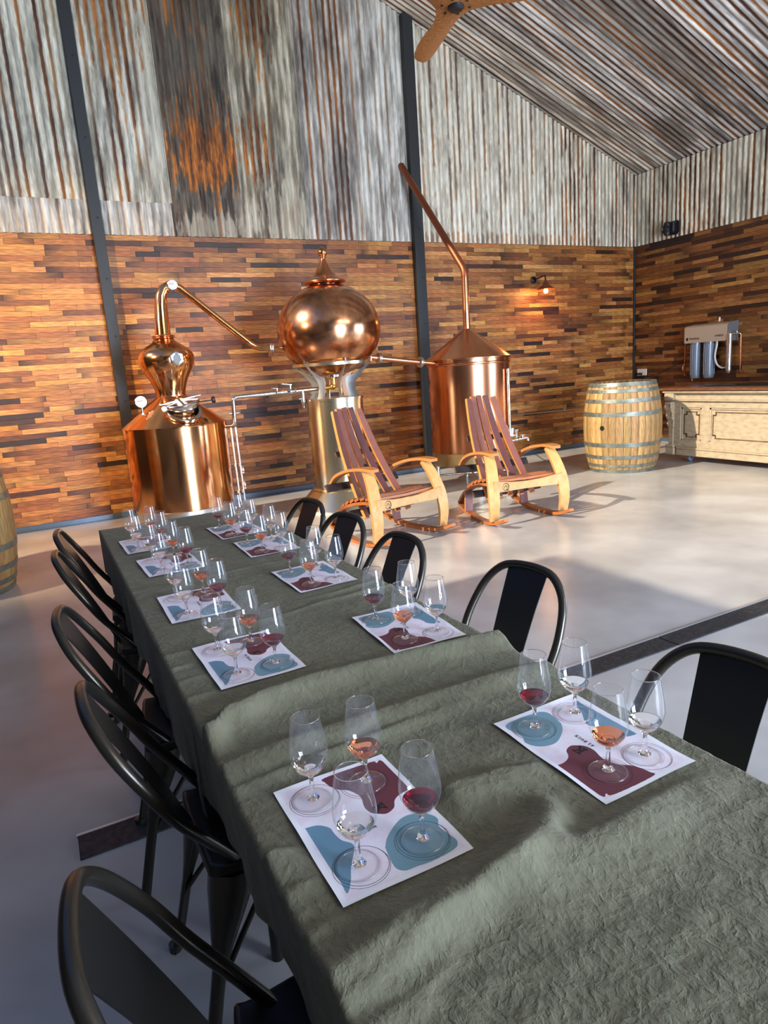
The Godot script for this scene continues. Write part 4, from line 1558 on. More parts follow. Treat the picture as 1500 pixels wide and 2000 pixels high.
	b.lathe([Vector2(0, 0.02), Vector2(0.07, 0.02), Vector2(0.085, 0.05), Vector2(0.085, 0.11), Vector2(0.05, 0.15), Vector2(0.014, 0.16)], 24)
	b.lathe([Vector2(0.02, rake(hub.x) - hub.y - 0.07), Vector2(0.07, rake(hub.x) - hub.y - 0.02), Vector2(0.07, rake(hub.x) - hub.y + 0.01)], 24)
	part("motor_and_rod", b, MT.black_metal, o)
	b = MB.new()
	b.lathe([Vector2(0, -0.032), Vector2(0.036, -0.03), Vector2(0.048, -0.02), Vector2(0.048, -0.004), Vector2(0, -0.004)], 28)
	part("hub_cap", b, MT.black_plastic, o)
	for k in 3:
		var a := 1.319 + TAU / 3 * k   # the first blade points away and to the right of the hub
		b = MB.new()
		var P := []
		var Q := []
		for q in [[0.0, 0.075, 0.0, 0.0], [0.06, 0.105, 0.0, 0.0], [0.12, 0.085, 0.05, 0.0], [0.2, 0.075, 0.13, 0.0], [0.32, 0.085, 0.17, -0.01], [0.45, 0.092, 0.19, -0.012], [0.57, 0.085, 0.2, -0.008], [0.64, 0.074, 0.2, 0.0], [0.69, 0.054, 0.2, 0.012], [0.715, 0.034, 0.2, 0.02]]:
			var c := Vector3(q[0], 0, q[3])
			var w: Vector3 = Vector3(0, sin(q[2]), cos(q[2])) * q[1]
			P.append(PackedVector3Array([c - w, c - w * 0.5 + Vector3(0, -0.008, 0), c + Vector3(0, -0.010, 0), c + w * 0.5 + Vector3(0, -0.008, 0), c + w]))
			Q.append(PackedVector3Array([c + w, c + w * 0.5 + Vector3(0, 0.008, 0), c + Vector3(0, 0.010, 0), c - w * 0.5 + Vector3(0, 0.008, 0), c - w]))
		b.T = Transform3D(Basis(Vector3.UP, a), Vector3.ZERO)
		b.grid(P)
		b.grid(Q)
		b.quad(P[9][0], P[9][4], Q[9][2], Q[9][2])
		var bl := part("blade", b, MT.fan_wood, o)
		b = MB.new()
		b.T = Transform3D(Basis(Vector3.UP, a), Vector3.ZERO)
		for s in [-0.04, 0.04]:
			b.ball(Vector3(0.075, -0.011, s), Vector3(0.009, 0.005, 0.009), 10, 6)
		part("bolt", b, MT.bolt_dark, bl)

# ---------------------------------------------------------------- rocking chairs of barrel staves
func make_rocker(label: String) -> Node3D:
	var o := thing("rocking_chair", label, "rocking chair", Vector3.ZERO, 0.0, "rocking chairs built from barrel staves")
	var tan := lin(222, 168, 100)
	var tan2 := lin(206, 150, 86)
	var orange := lin(186, 108, 54)
	var wine := lin(120, 72, 62)
	var char_ := lin(58, 50, 52)
	var W := Vector3(1, 0, 0)
	var wood: Material = MT.board_wood
	for s in [-1.0, 1.0]:
		var x: float = s * 0.335
		var b := MB.new()
		b.col = lin(150, 88, 48)
		b.strip(spline([Vector3(x * 0.9, 0.085, -0.55), Vector3(x * 0.93, 0.042, -0.40), Vector3(x * 0.96, 0.016, -0.20), Vector3(x, 0.013, 0.0), Vector3(x, 0.028, 0.17), Vector3(x, 0.058, 0.29), Vector3(x, 0.095, 0.385)], 4), [0.05, 0.055, 0.058, 0.06, 0.062, 0.064, 0.066, 0.068, 0.07, 0.07, 0.072, 0.074, 0.076, 0.076, 0.076, 0.074, 0.072, 0.07, 0.068, 0.066, 0.062, 0.058, 0.054, 0.05, 0.046], 0.026, W, orange)
		part("runner", b, wood, o)
		b = MB.new()
		b.col = lin(140, 78, 42)
		b.strip(spline([Vector3(x * 0.9, 0.095, -0.55), Vector3(x * 0.9, 0.215, -0.42), Vector3(x * 0.9, 0.305, -0.24), Vector3(x * 0.91, 0.355, -0.02), Vector3(x * 0.92, 0.372, 0.20)], 5), 0.06, 0.026, W, orange)
		part("seat_rail", b, wood, o)
		b = MB.new()
		b.col = lin(134, 84, 82)
		b.strip([Vector3(x * 0.93, 0.048, -0.365), Vector3(x * 0.9, 0.24, -0.37)], 0.075, 0.024, Vector3(1, 0, 0.1), tan2)
		part("rear_brace", b, wood, o)
		b = MB.new()
		b.col = tan
		b.strip(spline([Vector3(x * 1.08, 0.062, 0.215), Vector3(x * 1.09, 0.20, 0.235), Vector3(x * 1.07, 0.36, 0.215), Vector3(x * 1.0, 0.52, 0.15), Vector3(x * 0.94, 0.635, 0.07)], 4), [0.085, 0.088, 0.092, 0.096, 0.10, 0.103, 0.105, 0.106, 0.107, 0.107, 0.106, 0.105, 0.103, 0.10, 0.097, 0.094, 0.09], 0.026, W, tan2)
		part("front_post", b, wood, o)
		b = MB.new()
		b.col = lin(178, 112, 60)
		b.strip(spline([Vector3(x * 0.9, 0.44, -0.53), Vector3(x * 0.95, 0.55, -0.38), Vector3(x * 0.98, 0.62, -0.18), Vector3(x * 0.98, 0.65, 0.0), Vector3(x * 0.97, 0.654, 0.12), Vector3(x * 0.96, 0.648, 0.20)], 5), [0.045, 0.05, 0.055, 0.06, 0.066, 0.072, 0.078, 0.084, 0.09, 0.094, 0.098, 0.1, 0.102, 0.104, 0.105, 0.105, 0.105, 0.104, 0.103, 0.102, 0.1, 0.097, 0.092, 0.086, 0.078, 0.066], 0.024, W, lin(210, 138, 74))
		part("armrest", b, wood, o)
	var b := MB.new()
	b.col = lin(214, 164, 104)
	b.strip(spline([Vector3(-0.36, 0.365, 0.225), Vector3(-0.2, 0.352, 0.205), Vector3(0, 0.346, 0.195), Vector3(0.2, 0.352, 0.205), Vector3(0.36, 0.365, 0.225)], 4), [0.098, 0.096, 0.092, 0.086, 0.08, 0.074, 0.07, 0.067, 0.066, 0.067, 0.07, 0.074, 0.08, 0.086, 0.092, 0.096, 0.098], 0.024, Vector3.UP, tan2)
	var st := part("front_stretcher", b, wood, o)
	b = MB.new()
	var ring := []
	for k in 25:
		var a := TAU * k / 24
		ring.append(Vector3(-0.235 + cos(a) * 0.032, 0.354 + sin(a) * 0.032, 0.2225))
	b.tube(ring, 0.0026, 6, false, true)
	b.tube([Vector3(-0.228, 0.336, 0.2235), Vector3(-0.214, 0.322, 0.2235), Vector3(-0.204, 0.32, 0.2235)], 0.0026, 6)
	b.tube(spline([Vector3(-0.25, 0.345, 0.2235), Vector3(-0.24, 0.365, 0.2235), Vector3(-0.226, 0.362, 0.2235), Vector3(-0.222, 0.345, 0.2235)], 3), 0.002, 6)
	part("burned_emblem", b, MT.ink, st)
	# seat slats lie across the rails
	var zz := [[-0.32, 0.275], [-0.25, 0.31], [-0.175, 0.335], [-0.1, 0.352], [-0.02, 0.366], [0.06, 0.374], [0.14, 0.378]]
	for i in zz.size():
		b = MB.new()
		b.col = [wine, lin(132, 82, 66), lin(110, 64, 56)][i % 3]
		var t := Vector3(0, 0.75 - 0.1 * i, 1).normalized()
		b.strip([Vector3(-0.325, zz[i][1] + 0.022, zz[i][0]), Vector3(0, zz[i][1] + 0.014, zz[i][0]), Vector3(0.325, zz[i][1] + 0.022, zz[i][0])], 0.064, 0.022, t, orange)
		part("seat_slat", b, wood, o)
	# back staves fan out downwards and cross the seat
	for i in 5:
		var k: float = i - 2
		b = MB.new()
		b.col = [wine, lin(138, 88, 76), lin(126, 76, 66), lin(96, 58, 60), lin(134, 82, 72)][i]
		var cz := absf(k) * absf(k) * 0.012
		b.strip(spline([Vector3(k * 0.068, 1.125 - cz * 0.5, -0.665 + cz), Vector3(k * 0.077, 0.95, -0.60 + cz), Vector3(k * 0.088, 0.75, -0.505 + cz), Vector3(k * 0.099, 0.55, -0.385 + cz), Vector3(k * 0.110, 0.36, -0.235 + cz * 0.6), Vector3(k * 0.118, 0.20, -0.09)], 4), [0.054, 0.055, 0.056, 0.057, 0.059, 0.061, 0.062, 0.063, 0.064, 0.064, 0.064, 0.064, 0.064, 0.063, 0.062, 0.061, 0.06, 0.057, 0.053, 0.048, 0.044], 0.03, Vector3(1, 0, 0.12 * k), lin(226, 150, 72))
		part("back_stave", b, wood, o)
	b = MB.new()
	b.T = along(Vector3(0, 0.5, 0.8), Vector3(0.02, 0.60, -0.398))
	b.lathe([Vector2(0, 0), Vector2(0.02, 0), Vector2(0.02, 0.003), Vector2(0, 0.003)], 16)
	part("bung_hole", b, MT.hole, o)
	for q in [[0.45, -0.44, 0.40, 0.07], [0.245, -0.165, 0.36, 0.065], [0.72, -0.55, 0.20, 0.05]]:
		b = MB.new()
		b.col = char_
		b.strip([Vector3(-q[2], q[0], q[1]), Vector3(0, q[0] - 0.012, q[1] - 0.01), Vector3(q[2], q[0], q[1])], q[3], 0.026, Vector3(0, 0.85, -0.55), lin(90, 66, 54))
		part("cross_stave", b, wood, o)
	return o

func rockers() -> void:
	var a := make_rocker("barrel stave rocking chair farther from the tables, before the copper drum")
	a.position = Vector3(3.845, 0, -4.86)
	a.rotation.y = -0.126
	copy(a, "rocking_chair", "barrel stave rocking chair nearer the tables, before the steel pedestal", Vector3(2.645, 0, -5.03), 0.18)

# ---------------------------------------------------------------- tables and cloths
const TX0 := 0.20
const TX1 := 0.965
const TOP := 0.745
# creases across the table: height, width on the far side, width on the near side, points (x, z)
const FOLDS := [
	[0.032, 0.048, 0.030, [[0.16, -0.616, 0.5], [0.21, -0.626, 0.7], [0.32, -0.640, 1.0], [0.486, -0.653, 1.0], [0.574, -0.679, 1.0], [0.62, -0.708, 0.7], [0.66, -0.733, 0.0]]],
	[0.024, 0.028, 0.055, [[0.4, -0.641, 0.0], [0.52, -0.636, 1.0], [0.7, -0.636, 1.0], [0.85, -0.646, 0.3], [0.95, -0.651, 0.0]]],
	[0.036, 0.018, 0.045, [[0.15, -1.222, 1.0], [0.21, -1.255, 1.2], [0.26, -1.312, 1.1], [0.376, -1.345, 1.0], [0.45, -1.351, 1.0], [0.69, -1.34, 0.9], [0.85, -1.321, 0.9], [1.0, -1.302, 0.9]]],
	[0.020, 0.014, 0.05, [[0.15, -1.132, 0.8], [0.28, -1.142, 1.0], [0.54, -1.142, 1.0], [0.825, -1.137, 1.0], [1.0, -1.122, 0.8]]],
	[0.008, 0.008, 0.02, [[0.15, -1.06, 0.6], [0.4, -1.075, 1.0], [0.6, -1.084, 0.7], [0.75, -1.089, 0.0]]],
	[0.018, 0.013, 0.05, [[0.46, -0.856, 0.0], [0.52, -0.855, 1.0], [0.6, -0.845, 1.0], [0.68, -0.832, 0.6], [0.76, -0.812, 0.0]]],
	[0.014, 0.008, 0.03, [[0.15, -0.865, 1.0], [0.21, -0.871, 1.0], [0.256, -0.864, 0.8], [0.3, -0.855, 0.0]]],
	[0.007, 0.010, 0.02, [[0.15, -0.783, 1.0], [0.25, -0.793, 0.8], [0.3, -0.793, 0.0]]],
	[0.008, 0.008, 0.02, [[0.15, -0.693, 1.0], [0.22, -0.708, 1.0], [0.35, -0.718, 0.6], [0.45, -0.733, 0.0]]],
	[0.006, 0.01, 0.02, [[0.15, -0.546, 1.0], [0.25, -0.556, 0.9], [0.4, -0.596, 0.0]]],
	[0.008, 0.01, 0.03, [[0.15, -0.574, 0.0], [0.22, -0.594, 1.0], [0.38, -0.629, 0.8], [0.5, -0.644, 0.0]]],
	[0.006, 0.006, 0.012, [[0.25, -1.817, 0.2], [0.577, -1.855, 1.0], [0.717, -1.882, 1.0], [0.886, -1.891, 1.0], [1.0, -1.896, 1.0]]],
	[0.007, 0.007, 0.012, [[0.15, -1.745, 1.0], [0.25, -1.755, 0.8], [0.3, -1.765, 0.0]]],
	[0.006, 0.006, 0.012, [[0.15, -1.648, 1.0], [0.22, -1.658, 1.0], [0.28, -1.668, 0.0]]],
	[0.006, 0.006, 0.012, [[0.15, -1.559, 1.0], [0.24, -1.574, 0.8], [0.3, -1.578, 0.0]]],
	[0.009, 0.006, 0.016, [[0.15, -1.444, 1.0], [0.26, -1.469, 0.9], [0.5, -1.459, 0.6], [0.65, -1.444, 0.0]]],
	[0.006, 0.008, 0.014, [[0.6, -1.956, 0.0], [0.75, -1.941, 1.0], [0.95, -1.966, 1.0]]],
	[0.004, 0.006, 0.012, [[0.15, -2.408, 1.0], [0.4, -2.428, 0.5], [0.7, -2.438, 1.0], [1.0, -2.448, 1.0]]],
	[0.004, 0.006, 0.012, [[0.15, -2.916, 1.0], [0.4, -2.906, 0.6], [0.7, -2.886, 0.4], [1.0, -2.896, 0.8]]],
]
const MATS := [[0.367, -0.87], [0.385, -1.61], [0.372, -2.13], [0.385, -2.70], [0.362, -3.13], [0.813, -0.838], [0.822, -1.54], [0.787, -2.155], [0.788, -2.70], [0.765, -3.10]]

func cloth_height(x: float, z: float, n: FastNoiseLite) -> float:
	var h := 0.0
	for f in FOLDS:
		var P: Array = f[3]
		if x <= P[0][0] or x >= P[-1][0]:
			continue
		var k := 0
		while x > P[k + 1][0]:
			k += 1
		var t: float = (x - P[k][0]) / (P[k + 1][0] - P[k][0])
		t = t * t * (3.0 - 2.0 * t)
		var zc: float = lerpf(P[k][1], P[k + 1][1], t)
		var a: float = lerpf(P[k][2], P[k + 1][2], t)
		var d := z - zc
		var w: float = f[1] if d < 0 else f[2]
		if absf(d) < 3.0 * w:
			h += f[0] * a * exp(-d * d / (w * w))
	h += 0.0022 * n.get_noise_2d(x * 7.0, z * 16.0) + 0.001 * n.get_noise_2d(x * 30.0, z * 60.0)
	# the paper mats press the cloth flat
	var flat := 1.0
	for m in MATS:
		var dx: float = max(absf(x - m[0]) - 0.108, 0.0)
		var dz: float = max(absf(z - m[1]) - 0.146, 0.0)
		flat = min(flat, smoothstep(0.0, 0.035, sqrt(dx * dx + dz * dz)))
	return h * flat - 0.0005

func cloth(called: String, label: String, z0: float, z1: float, drop: float, lift: float, ends: bool) -> void:
	var n := FastNoiseLite.new()
	n.seed = 4
	n.frequency = 1.0
	n.fractal_octaves = 3
	var b := MB.new()
	var rows := int((min(z1, 0.3) - z0) / 0.0055)
	var P := []
	var sec := []   # cross-section: kind, across
	for i in 9:
		sec.append([0, float(i) / 9.0])
	for i in 6:
		sec.append([1, float(i) / 6.0])
	for i in 64:
		sec.append([2, float(i) / 64.0])
	for i in 6:
		sec.append([3, float(i) / 6.0])
	for i in 10:
		sec.append([4, float(i) / 9.0])
	var r := 0.011
	var x0 := TX0 - 0.004
	var x1 := TX1 + 0.004
	for i in rows + 1:
		var z := lerpf(z0, min(z1, 0.3), float(i) / rows) if i < rows else z1
		var row := PackedVector3Array()
		var hl := cloth_height(TX0 + r, z, n)
		var hr := cloth_height(TX1 - r, z, n)
		for s in sec:
			var t: float = s[1]
			var p: Vector3
			if s[0] == 0 or s[0] == 4:
				var q: float = (1.0 - t) if s[0] == 0 else t
				var y := TOP + lift - r - q * (drop + 0.02 * n.get_noise_1d(z * 2.0))
				var wav := (0.012 * sin(z * 17.0 + n.get_noise_1d(z * 3.0) * 3.0) + 0.01 * n.get_noise_2d(z * 5.0, y * 4.0)) * q
				p = Vector3(x0 - wav * 0.7 + 0.012 * q, y + hl * (1.0 - q), z) if s[0] == 0 else Vector3(x1 + wav + 0.01 * q, y + hr * (1.0 - q) - q * (0.08 + 0.36 * smoothstep(-0.2, 0.2, z)), z)  # unseen right drop lengthened near the camera to block light under the table
			elif s[0] == 1:
				var a := PI / 2 * t
				p = Vector3(x0 + r * (1.0 - cos(a)), TOP + lift - r + r * sin(a) + hl, z)
			elif s[0] == 3:
				var a := PI / 2 * t
				p = Vector3(x1 - r + r * sin(a), TOP + lift - r + r * cos(a) + hr, z)
			else:
				var x: float = lerpf(x0 + r, x1 - r, t)
				p = Vector3(x, TOP + lift + cloth_height(x, z, n), z)
			row.append(p)
		P.append(row)
	# rows run towards +z, columns towards +x: outside is z x x = +y
	b.grid(P)
	if ends:
		var Q := []
		for i in 8:
			var row := PackedVector3Array()
			for j in 41:
				var x := lerpf(x0, x1, j / 40.0)
				row.append(Vector3(x, TOP + lift - 0.002 - (drop - 0.02) * (1.0 - i / 7.0), z0 - 0.004 - 0.012 * (1.0 - i / 7.0) * (1.0 + sin(x * 20.0))))
			row.reverse()
			Q.append(row)
		b.grid(Q)
	var o := thing(called, label, "tablecloth")
	part("cloth", b, MT.linen, o)

func tables() -> void:
	for q in [[-3.62, -2.46], [-2.44, -1.28], [-1.26, 2.0]]:  # last table extended out of view to keep light off the aisle floor
		var o := thing("trestle_table", ["long table under the olive cloth, nearest the stills", "middle long table hidden under the olive cloth", "long table under the olive cloth, nearest the camera"][counts.get(str(get_instance_id()) + "trestle_table", 0)], "table", Vector3((TX0 + TX1) / 2, 0, (q[0] + q[1]) / 2))
		var b := MB.new()
		var w := TX1 - TX0 - 0.02
		var L: float = q[1] - q[0] - 0.01
		b.box(Vector3(0, TOP - 0.02, 0), Vector3(w, 0.03, L), 0.004)
		part("tabletop", b, MT.counter_top, o)
		for sx in [-1.0, 1.0]:
			for sz in [-1.0, 1.0]:
				b = MB.new()
				b.tube([Vector3(sx * (w / 2 - 0.12), 0, sz * (L / 2 - 0.15)), Vector3(sx * (w / 2 - 0.12), TOP - 0.03, sz * (L / 2 - 0.15))], 0.016, 12)
				part("leg", b, MT.black_metal, o)
	cloth("tablecloth", "crumpled olive green tablecloth covering the front table", -1.46, 2.03, 0.19, 0.0, false)
	cloth("tablecloth", "olive green tablecloth covering the tables towards the stills", -3.65, -1.40, 0.25, -0.002, true)
	var o := thing("cord_loop", "small orange cord loop on the dark floor track under the chairs", "cord")
	var b := MB.new()
	var ring := []
	for k in 21:
		var a := 0.4 + 5.2 * k / 20.0
		ring.append(Vector3(0.21 + cos(a) * 0.035, 0.010, -2.18 + sin(a) * 0.03))
	b.tube(ring, 0.004, 8)
	part("loop", b, MT.orange_cord, o)

# ---------------------------------------------------------------- metal chairs
func make_chair(label: String) -> Node3D:
	var o := thing("metal_chair", label, "chair", Vector3.ZERO, 0.0, "black metal bistro chairs round the tables")
	var b := MB.new()
	# seat: pressed sheet with a rolled rim
	var out := []
	for q in [[-0.14, -0.17], [0.14, -0.17], [0.165, -0.12], [0.19, 0.12], [0.175, 0.18], [-0.175, 0.18], [-0.19, 0.12], [-0.165, -0.12]]:
		out.append(Vector3(q[0], 0.45, q[1]))
	var P := []
	for k in 5:
		var s: float = [1.0, 0.985, 0.93, 0.5, 0.02][k]
		var y: float = [0.432, 0.452, 0.455, 0.447, 0.446][k]
		var row := PackedVector3Array()
		var ring := spline(out + [out[0]], 4)
		for p in ring:
			row.append(Vector3(p.x * s, y, p.z * s))
		row.reverse()
		P.append(row)
	b.grid(P, true)
	P = []
	for k in 2:
		var s: float = [0.02, 0.985][k]
		var row := PackedVector3Array()
		for p in spline(out + [out[0]], 4):
			row.append(Vector3(p.x * s, 0.434, p.z * s))
		row.reverse()
		P.append(row)
	b.grid(P, true)
	part("seat", b, MT.chair_panel, o)
	# hoop of the back
	b = MB.new()
	var h := [Vector3(-0.142, 0.440, -0.100), Vector3(-0.156, 0.515, -0.154), Vector3(-0.170, 0.600, -0.216), Vector3(-0.172, 0.680, -0.262), Vector3(-0.151, 0.763, -0.310), Vector3(-0.105, 0.816, -0.337), Vector3(-0.046, 0.834, -0.347), Vector3(0.046, 0.834, -0.347), Vector3(0.105, 0.816, -0.337), Vector3(0.151, 0.763, -0.310), Vector3(0.172, 0.680, -0.262), Vector3(0.170, 0.600, -0.216), Vector3(0.156, 0.515, -0.154), Vector3(0.142, 0.440, -0.100)]
	b.tube(spline(h, 5), 0.0125, 14)
	part("back_hoop", b, MT.chair_metal, o)
	b = MB.new()
	b.strip(spline([Vector3(0, 0.445, -0.165), Vector3(0, 0.58, -0.222), Vector3(0, 0.72, -0.288), Vector3(0, 0.832, -0.347)], 4), [0.112, 0.114, 0.116, 0.119, 0.122, 0.125, 0.128, 0.131, 0.134, 0.138, 0.142, 0.146, 0.15], 0.003, Vector3(1, 0, 0))
	b.strip(spline([Vector3(0, 0.445, -0.1685), Vector3(0, 0.58, -0.2255), Vector3(0, 0.72, -0.2915), Vector3(0, 0.818, -0.343)], 4), 0.075, 0.004, Vector3(1, 0, 0))
	part("back_splat", b, MT.chair_panel, o)
	# four legs of folded sheet, flaring out at the top
	for sx in [-1.0, 1.0]:
		for sz in [-1.0, 1.0]:
			b = MB.new()
			var top := Vector3(sx * 0.145, 0.435, sz * 0.14 + 0.005)
			var foot := Vector3(sx * 0.185, 0.0, 0.215 if sz > 0 else -0.235)
			var d := Vector3(sx, 0, sz).normalized()
			var side := d.cross(Vector3.UP)
			var A := []
			for k in 9:
				var t := k / 8.0
				var w: float = lerpf(0.016, 0.055, smoothstep(0.45, 1.0, t))
				var c := foot.lerp(top, t)
				var row := PackedVector3Array()
				for q in [[-1.0, -0.9], [-0.9, -0.2], [-0.5, 0.35], [0.0, 0.5], [0.5, 0.35], [0.9, -0.2], [1.0, -0.9], [0.8, -0.85], [0.0, 0.2], [-0.8, -0.85], [-1.0, -0.9]]:
					row.append(c + side * q[0] * w + d * q[1] * w * 0.75)
				A.append(row)
			b.grid(A, true)
			b.lathe([Vector2(0, 0), Vector2(0.016, 0), Vector2(0.017, 0.02), Vector2(0, 0.022)], 14, foot)
			part("leg", b, MT.chair_metal, o)
	for sx in [-1.0, 1.0]:
		b = MB.new()
		b.tube(spline([Vector3(sx * 0.172, 0.16, -0.2), Vector3(sx * 0.13, 0.34, -0.06), Vector3(sx * 0.12, 0.40, 0.01), Vector3(sx * 0.13, 0.34, 0.08), Vector3(sx * 0.172, 0.16, 0.188)], 5), 0.007, 8)
		part("brace", b, MT.chair_metal, o)
	return o

func chairs() -> void:
	var first := make_chair("")
	var ord := ["nearest the stills", "second from the stills", "middle one", "fourth from the stills", "farthest from the stills"]
	var sides := [["on the dim aisle side of the tables, ", [-3.22, -2.79, -1.985, -1.415, -0.765], [0.347, 0.328, 0.311, 0.340, 0.288], PI / 2, [-0.105, -0.044, -0.113, 0.0, -0.052]], ["on the rocking chair side of the tables, ", [-3.01, -2.55, -2.08, -1.465, -0.73], [0.81, 0.806, 0.808, 0.91, 0.84], -PI / 2, [0.157, 0.19, 0.113, 0.19, 0.192]]]
	for s in sides:
		for i in 5:
			var label: String = "black metal bistro chair " + s[0] + ord[i]
			var at := Vector3(s[2][i], 0, s[1][i])
			var turn: float = s[3] + s[4][i]
			if first.get_meta("label") == "":
				first.set_meta("label", label)
				first.position = at
				first.rotation.y = turn
			else:
				copy(first, "metal_chair", label, at, turn)

# ---------------------------------------------------------------- placemats and glasses
const MAROON := [0.101, -0.027, 0.078, -0.025, 0.062, -0.016, 0.052, 0.0, 0.036, 0.007, 0.024, 0.001, 0.014, -0.009, 0.011, -0.027, 0.017, -0.051, 0.015, -0.067, 0.007, -0.084, -0.006, -0.094, -0.014, -0.109, -0.018, -0.126, -0.013, -0.138, 0.076, -0.137, 0.085, -0.128, 0.097, -0.126]
const BLUE_A := [-0.092, -0.032, -0.072, -0.028, -0.058, -0.012, -0.057, 0.005, -0.053, 0.025, -0.042, 0.046, -0.064, 0.082, -0.077, 0.109, -0.091, 0.127, -0.09, 0.103, -0.092, 0.073, -0.092, 0.03]
const BLUE_B := [-0.004, 0.075, 0.012, 0.054, 0.044, 0.032, 0.067, 0.03, 0.087, 0.04, 0.097, 0.061, 0.089, 0.079, 0.092, 0.101, 0.094, 0.123, 0.081, 0.134, 0.043, 0.137, 0.016, 0.134, -0.002, 0.132, -0.011, 0.116]
const PLACES := [[0.041, -0.088], [0.053, 0.089], [-0.05, -0.092], [-0.05, 0.089]]

func poly(q: Array) -> PackedVector2Array:
	var pts := []
	for i in range(0, q.size(), 2):
		pts.append(Vector2(q[i + 1], q[i]))
	pts.append(pts[0])
	return PackedVector2Array(spline2(pts, 4))

func mat_image() -> ImageTexture: # x across the reader (right +), y away from the reader
	var W := 594
	var H := 424
	var shapes := [[poly(MAROON), rgb(106, 52, 64)], [poly(BLUE_A), rgb(104, 146, 170)], [poly(BLUE_B), rgb(120, 160, 176)]]
	var im := Image.create(W, H, false, Image.FORMAT_RGB8)
	var f := FastNoiseLite.new()
	f.frequency = 0.012
	for y in H:
		var a := 0.106 - 0.212 * (y + 0.5) / H
		for x in W:
			var p := Vector2(-0.1485 + 0.297 * (x + 0.5) / W, a)
			var c := rgb(246, 246, 252)
			if absf(p.x) < 0.139 and absf(a) < 0.097:
				c = rgb(243, 238, 250)
				var k := f.get_noise_2d(x, y)
				c = c.lerp(rgb(244, 224, 236), smoothstep(-0.1, 0.3, k) * 0.6)
				for s in shapes:
					if Geometry2D.is_point_in_polygon(p, s[0]):
						c = s[1]
			for q in PLACES:
				var d := p.distance_to(Vector2(q[1], q[0]))
				var e := p.distance_to(Vector2(q[1] + 0.002, q[0] - 0.0015))
				if absf(d - 0.040) < 0.00045 or absf(e - 0.0425) < 0.0004:
					c = c.lerp(rgb(40, 36, 44), 0.75)
			im.set_pixel(x, y, c)
	return ImageTexture.create_from_image(im)

func make_mat() -> Node3D:
	var o := thing("paper_placemat", "", "placemat", Vector3.ZERO, 0.0, "printed tasting placemats under the glasses")
	var b := MB.new()
	var P := []
	var uv := []
	for i in 13:
		var row := PackedVector3Array()
		var ur := []
		for j in 17:
			var x := lerpf(-0.1485, 0.1485, j / 16.0)
			var z := lerpf(-0.106, 0.106, i / 12.0)
			var e: float = max(smoothstep(0.125, 0.1485, absf(x)), smoothstep(0.085, 0.106, absf(z)))
			row.append(Vector3(x, 0.0006 + e * 0.0012 * (1.0 + sin(x * 40.0 + z * 25.0)), z))
			ur.append(Vector2(j / 16.0, i / 12.0))
		P.append(row)
		uv.append(ur)
	b.grid(P, false, uv)
	part("paper", b, MT.placemat, o)
	var B := Basis(Vector3.RIGHT, -PI / 2)
	text("lettering", "A L  R O C K", 0.0082, MT.ink, o, Transform3D(B, Vector3(0.005, 0.0008, -0.003)), true)
	text("logo_letter", "K", 0.03, MT.ink, o, Transform3D(B * Basis(Vector3.BACK, 0.1), Vector3(-0.013, 0.0008, -0.031)), true, true)
	return o

var glass_mesh := {}

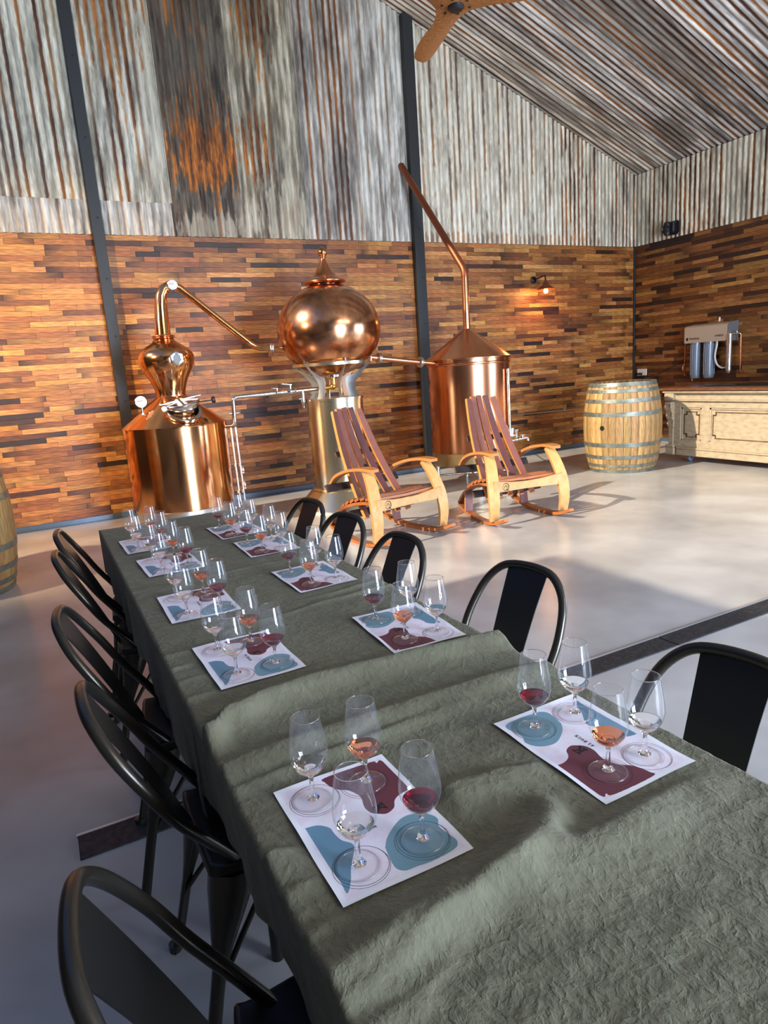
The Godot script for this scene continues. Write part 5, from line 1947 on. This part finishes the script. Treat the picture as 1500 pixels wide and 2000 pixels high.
func glass(called: String, wine: String, label: String, group: String, at: Vector3, turn: float) -> void:
	if glass_mesh.is_empty():
		var b := MB.new()
		b.lathe(spline2([Vector2(0.004, 0.0515), Vector2(0.012, 0.0535), Vector2(0.0215, 0.0605), Vector2(0.0285, 0.0715), Vector2(0.0322, 0.086), Vector2(0.0322, 0.098), Vector2(0.0298, 0.117), Vector2(0.0262, 0.139), Vector2(0.0238, 0.1545)], 3), 32, Vector3.ZERO, 0, TAU, 2.0)
		glass_mesh.bowl = b.mesh()
		b = MB.new()
		b.lathe(spline2([Vector2(0.0, 0.0032), Vector2(0.010, 0.0045), Vector2(0.0105, 0.0068), Vector2(0.0062, 0.0115), Vector2(0.0042, 0.018), Vector2(0.0036, 0.029), Vector2(0.0038, 0.041), Vector2(0.0062, 0.048), Vector2(0.0112, 0.0525), Vector2(0.0115, 0.0535), Vector2(0.005, 0.0518), Vector2(0.0, 0.0514)], 3), 28, Vector3.ZERO, 0, TAU, 2.0)
		glass_mesh.stem = b.mesh()
		b = MB.new()
		b.lathe(spline2([Vector2(0.0322, 0.0012), Vector2(0.0318, 0.0024), Vector2(0.027, 0.0036), Vector2(0.016, 0.0056), Vector2(0.0095, 0.0078)], 3), 36, Vector3.ZERO, 0, TAU, 2.0)
		glass_mesh.foot = b.mesh()
		b = MB.new()
		var ring := []
		for k in 41:
			var a := TAU * k / 40
			ring.append(Vector3(cos(a) * 0.0238, 0.1545, sin(a) * 0.0238))
		b.tube(ring, 0.0008, 6, false, true)
		glass_mesh.rim = b.mesh()
		b = MB.new()
		for k in 41:
			ring[k] = Vector3(ring[k].x * 1.353, 0.0014, ring[k].z * 1.353)
		b.tube(ring, 0.0011, 6, false, true)
		glass_mesh.edge = b.mesh()
		b = MB.new()
		b.lathe([Vector2(0.0, 0.0528), Vector2(0.006, 0.0532), Vector2(0.0118, 0.0546), Vector2(0.0165, 0.058), Vector2(0.0207, 0.0618), Vector2(0.0245, 0.0665), Vector2(0.0268, 0.0704), Vector2(0.0272, 0.0712), Vector2(0.0262, 0.0706), Vector2(0.0, 0.0704)], 32, Vector3.ZERO, 0, TAU, 0.9)
		glass_mesh.wine = b.mesh()
	var o := thing(called, label, "wine glass", at, turn, group)
	shared("bowl", glass_mesh.bowl, MT.pane, o)
	shared("stem", glass_mesh.stem, MT.solid_glass, o)
	var foot := shared("foot", glass_mesh.foot, MT.pane, o)
	shared("foot_edge", glass_mesh.edge, MT.solid_glass, foot)
	shared("rim", glass_mesh.rim, MT.solid_glass, o)
	shared("wine", glass_mesh.wine, MT[wine], o)

func placemats_and_glasses() -> void:
	var m := mat("placemat", Color.WHITE, 0.55)
	m.albedo_texture = mat_image()
	var ord := ["farthest from the stills", "fourth from the stills", "middle", "second from the stills", "nearest the stills"]
	var first := make_mat()
	for k in 10:
		var i := k % 5
		var near := k < 5
		var side := "aisle side" if near else "rocking chair side"
		var at := Vector3(MATS[k][0], TOP + 0.0008, MATS[k][1])
		var turn: float = -PI / 2 if near else PI / 2
		turn += [0.0, 0.02, -0.01, 0.03, 0.02, 0.0, -0.06, 0.02, -0.02, 0.03][k]
		var label: String = "printed paper placemat on the " + side + ", " + (ord[i] if i != 2 else "middle of five")
		if k == 0:
			first.set_meta("label", label)
			first.position = at
			first.rotation.y = turn
		else:
			copy(first, "paper_placemat", label, at, turn)
		var B := Basis(Vector3.UP, turn)
		for q in 4:
			var p: Array = PLACES[q]
			var w := Vector3(p[1] + rng.randf_range(-0.004, 0.004), 0, -p[0] + rng.randf_range(-0.004, 0.004))
			var g := at + B * w + Vector3.UP * 0.0008
			var where: String = " on the " + ("middle" if i == 2 else ord[i]) + " " + side + " mat"
			if i == 2:
				where = " on the middle " + side + " mat"
			else:
				where = " on the " + side + " mat " + ord[i]
			if q == 0:
				glass("wine_glass", "rose_wine", "glass of orange pink rosé" + where, "tasting glasses holding rosé", g, turn)
			elif q == 1:
				glass("wine_glass", "red_wine", "glass of dark red wine" + where, "tasting glasses holding red wine", g, turn)
			else:
				var far := (B * w).z < 0
				glass("wine_glass", "clear_wine", ("back" if far else "front") + " glass of clear pour" + where, "tasting glasses holding a clear pour", g, turn)
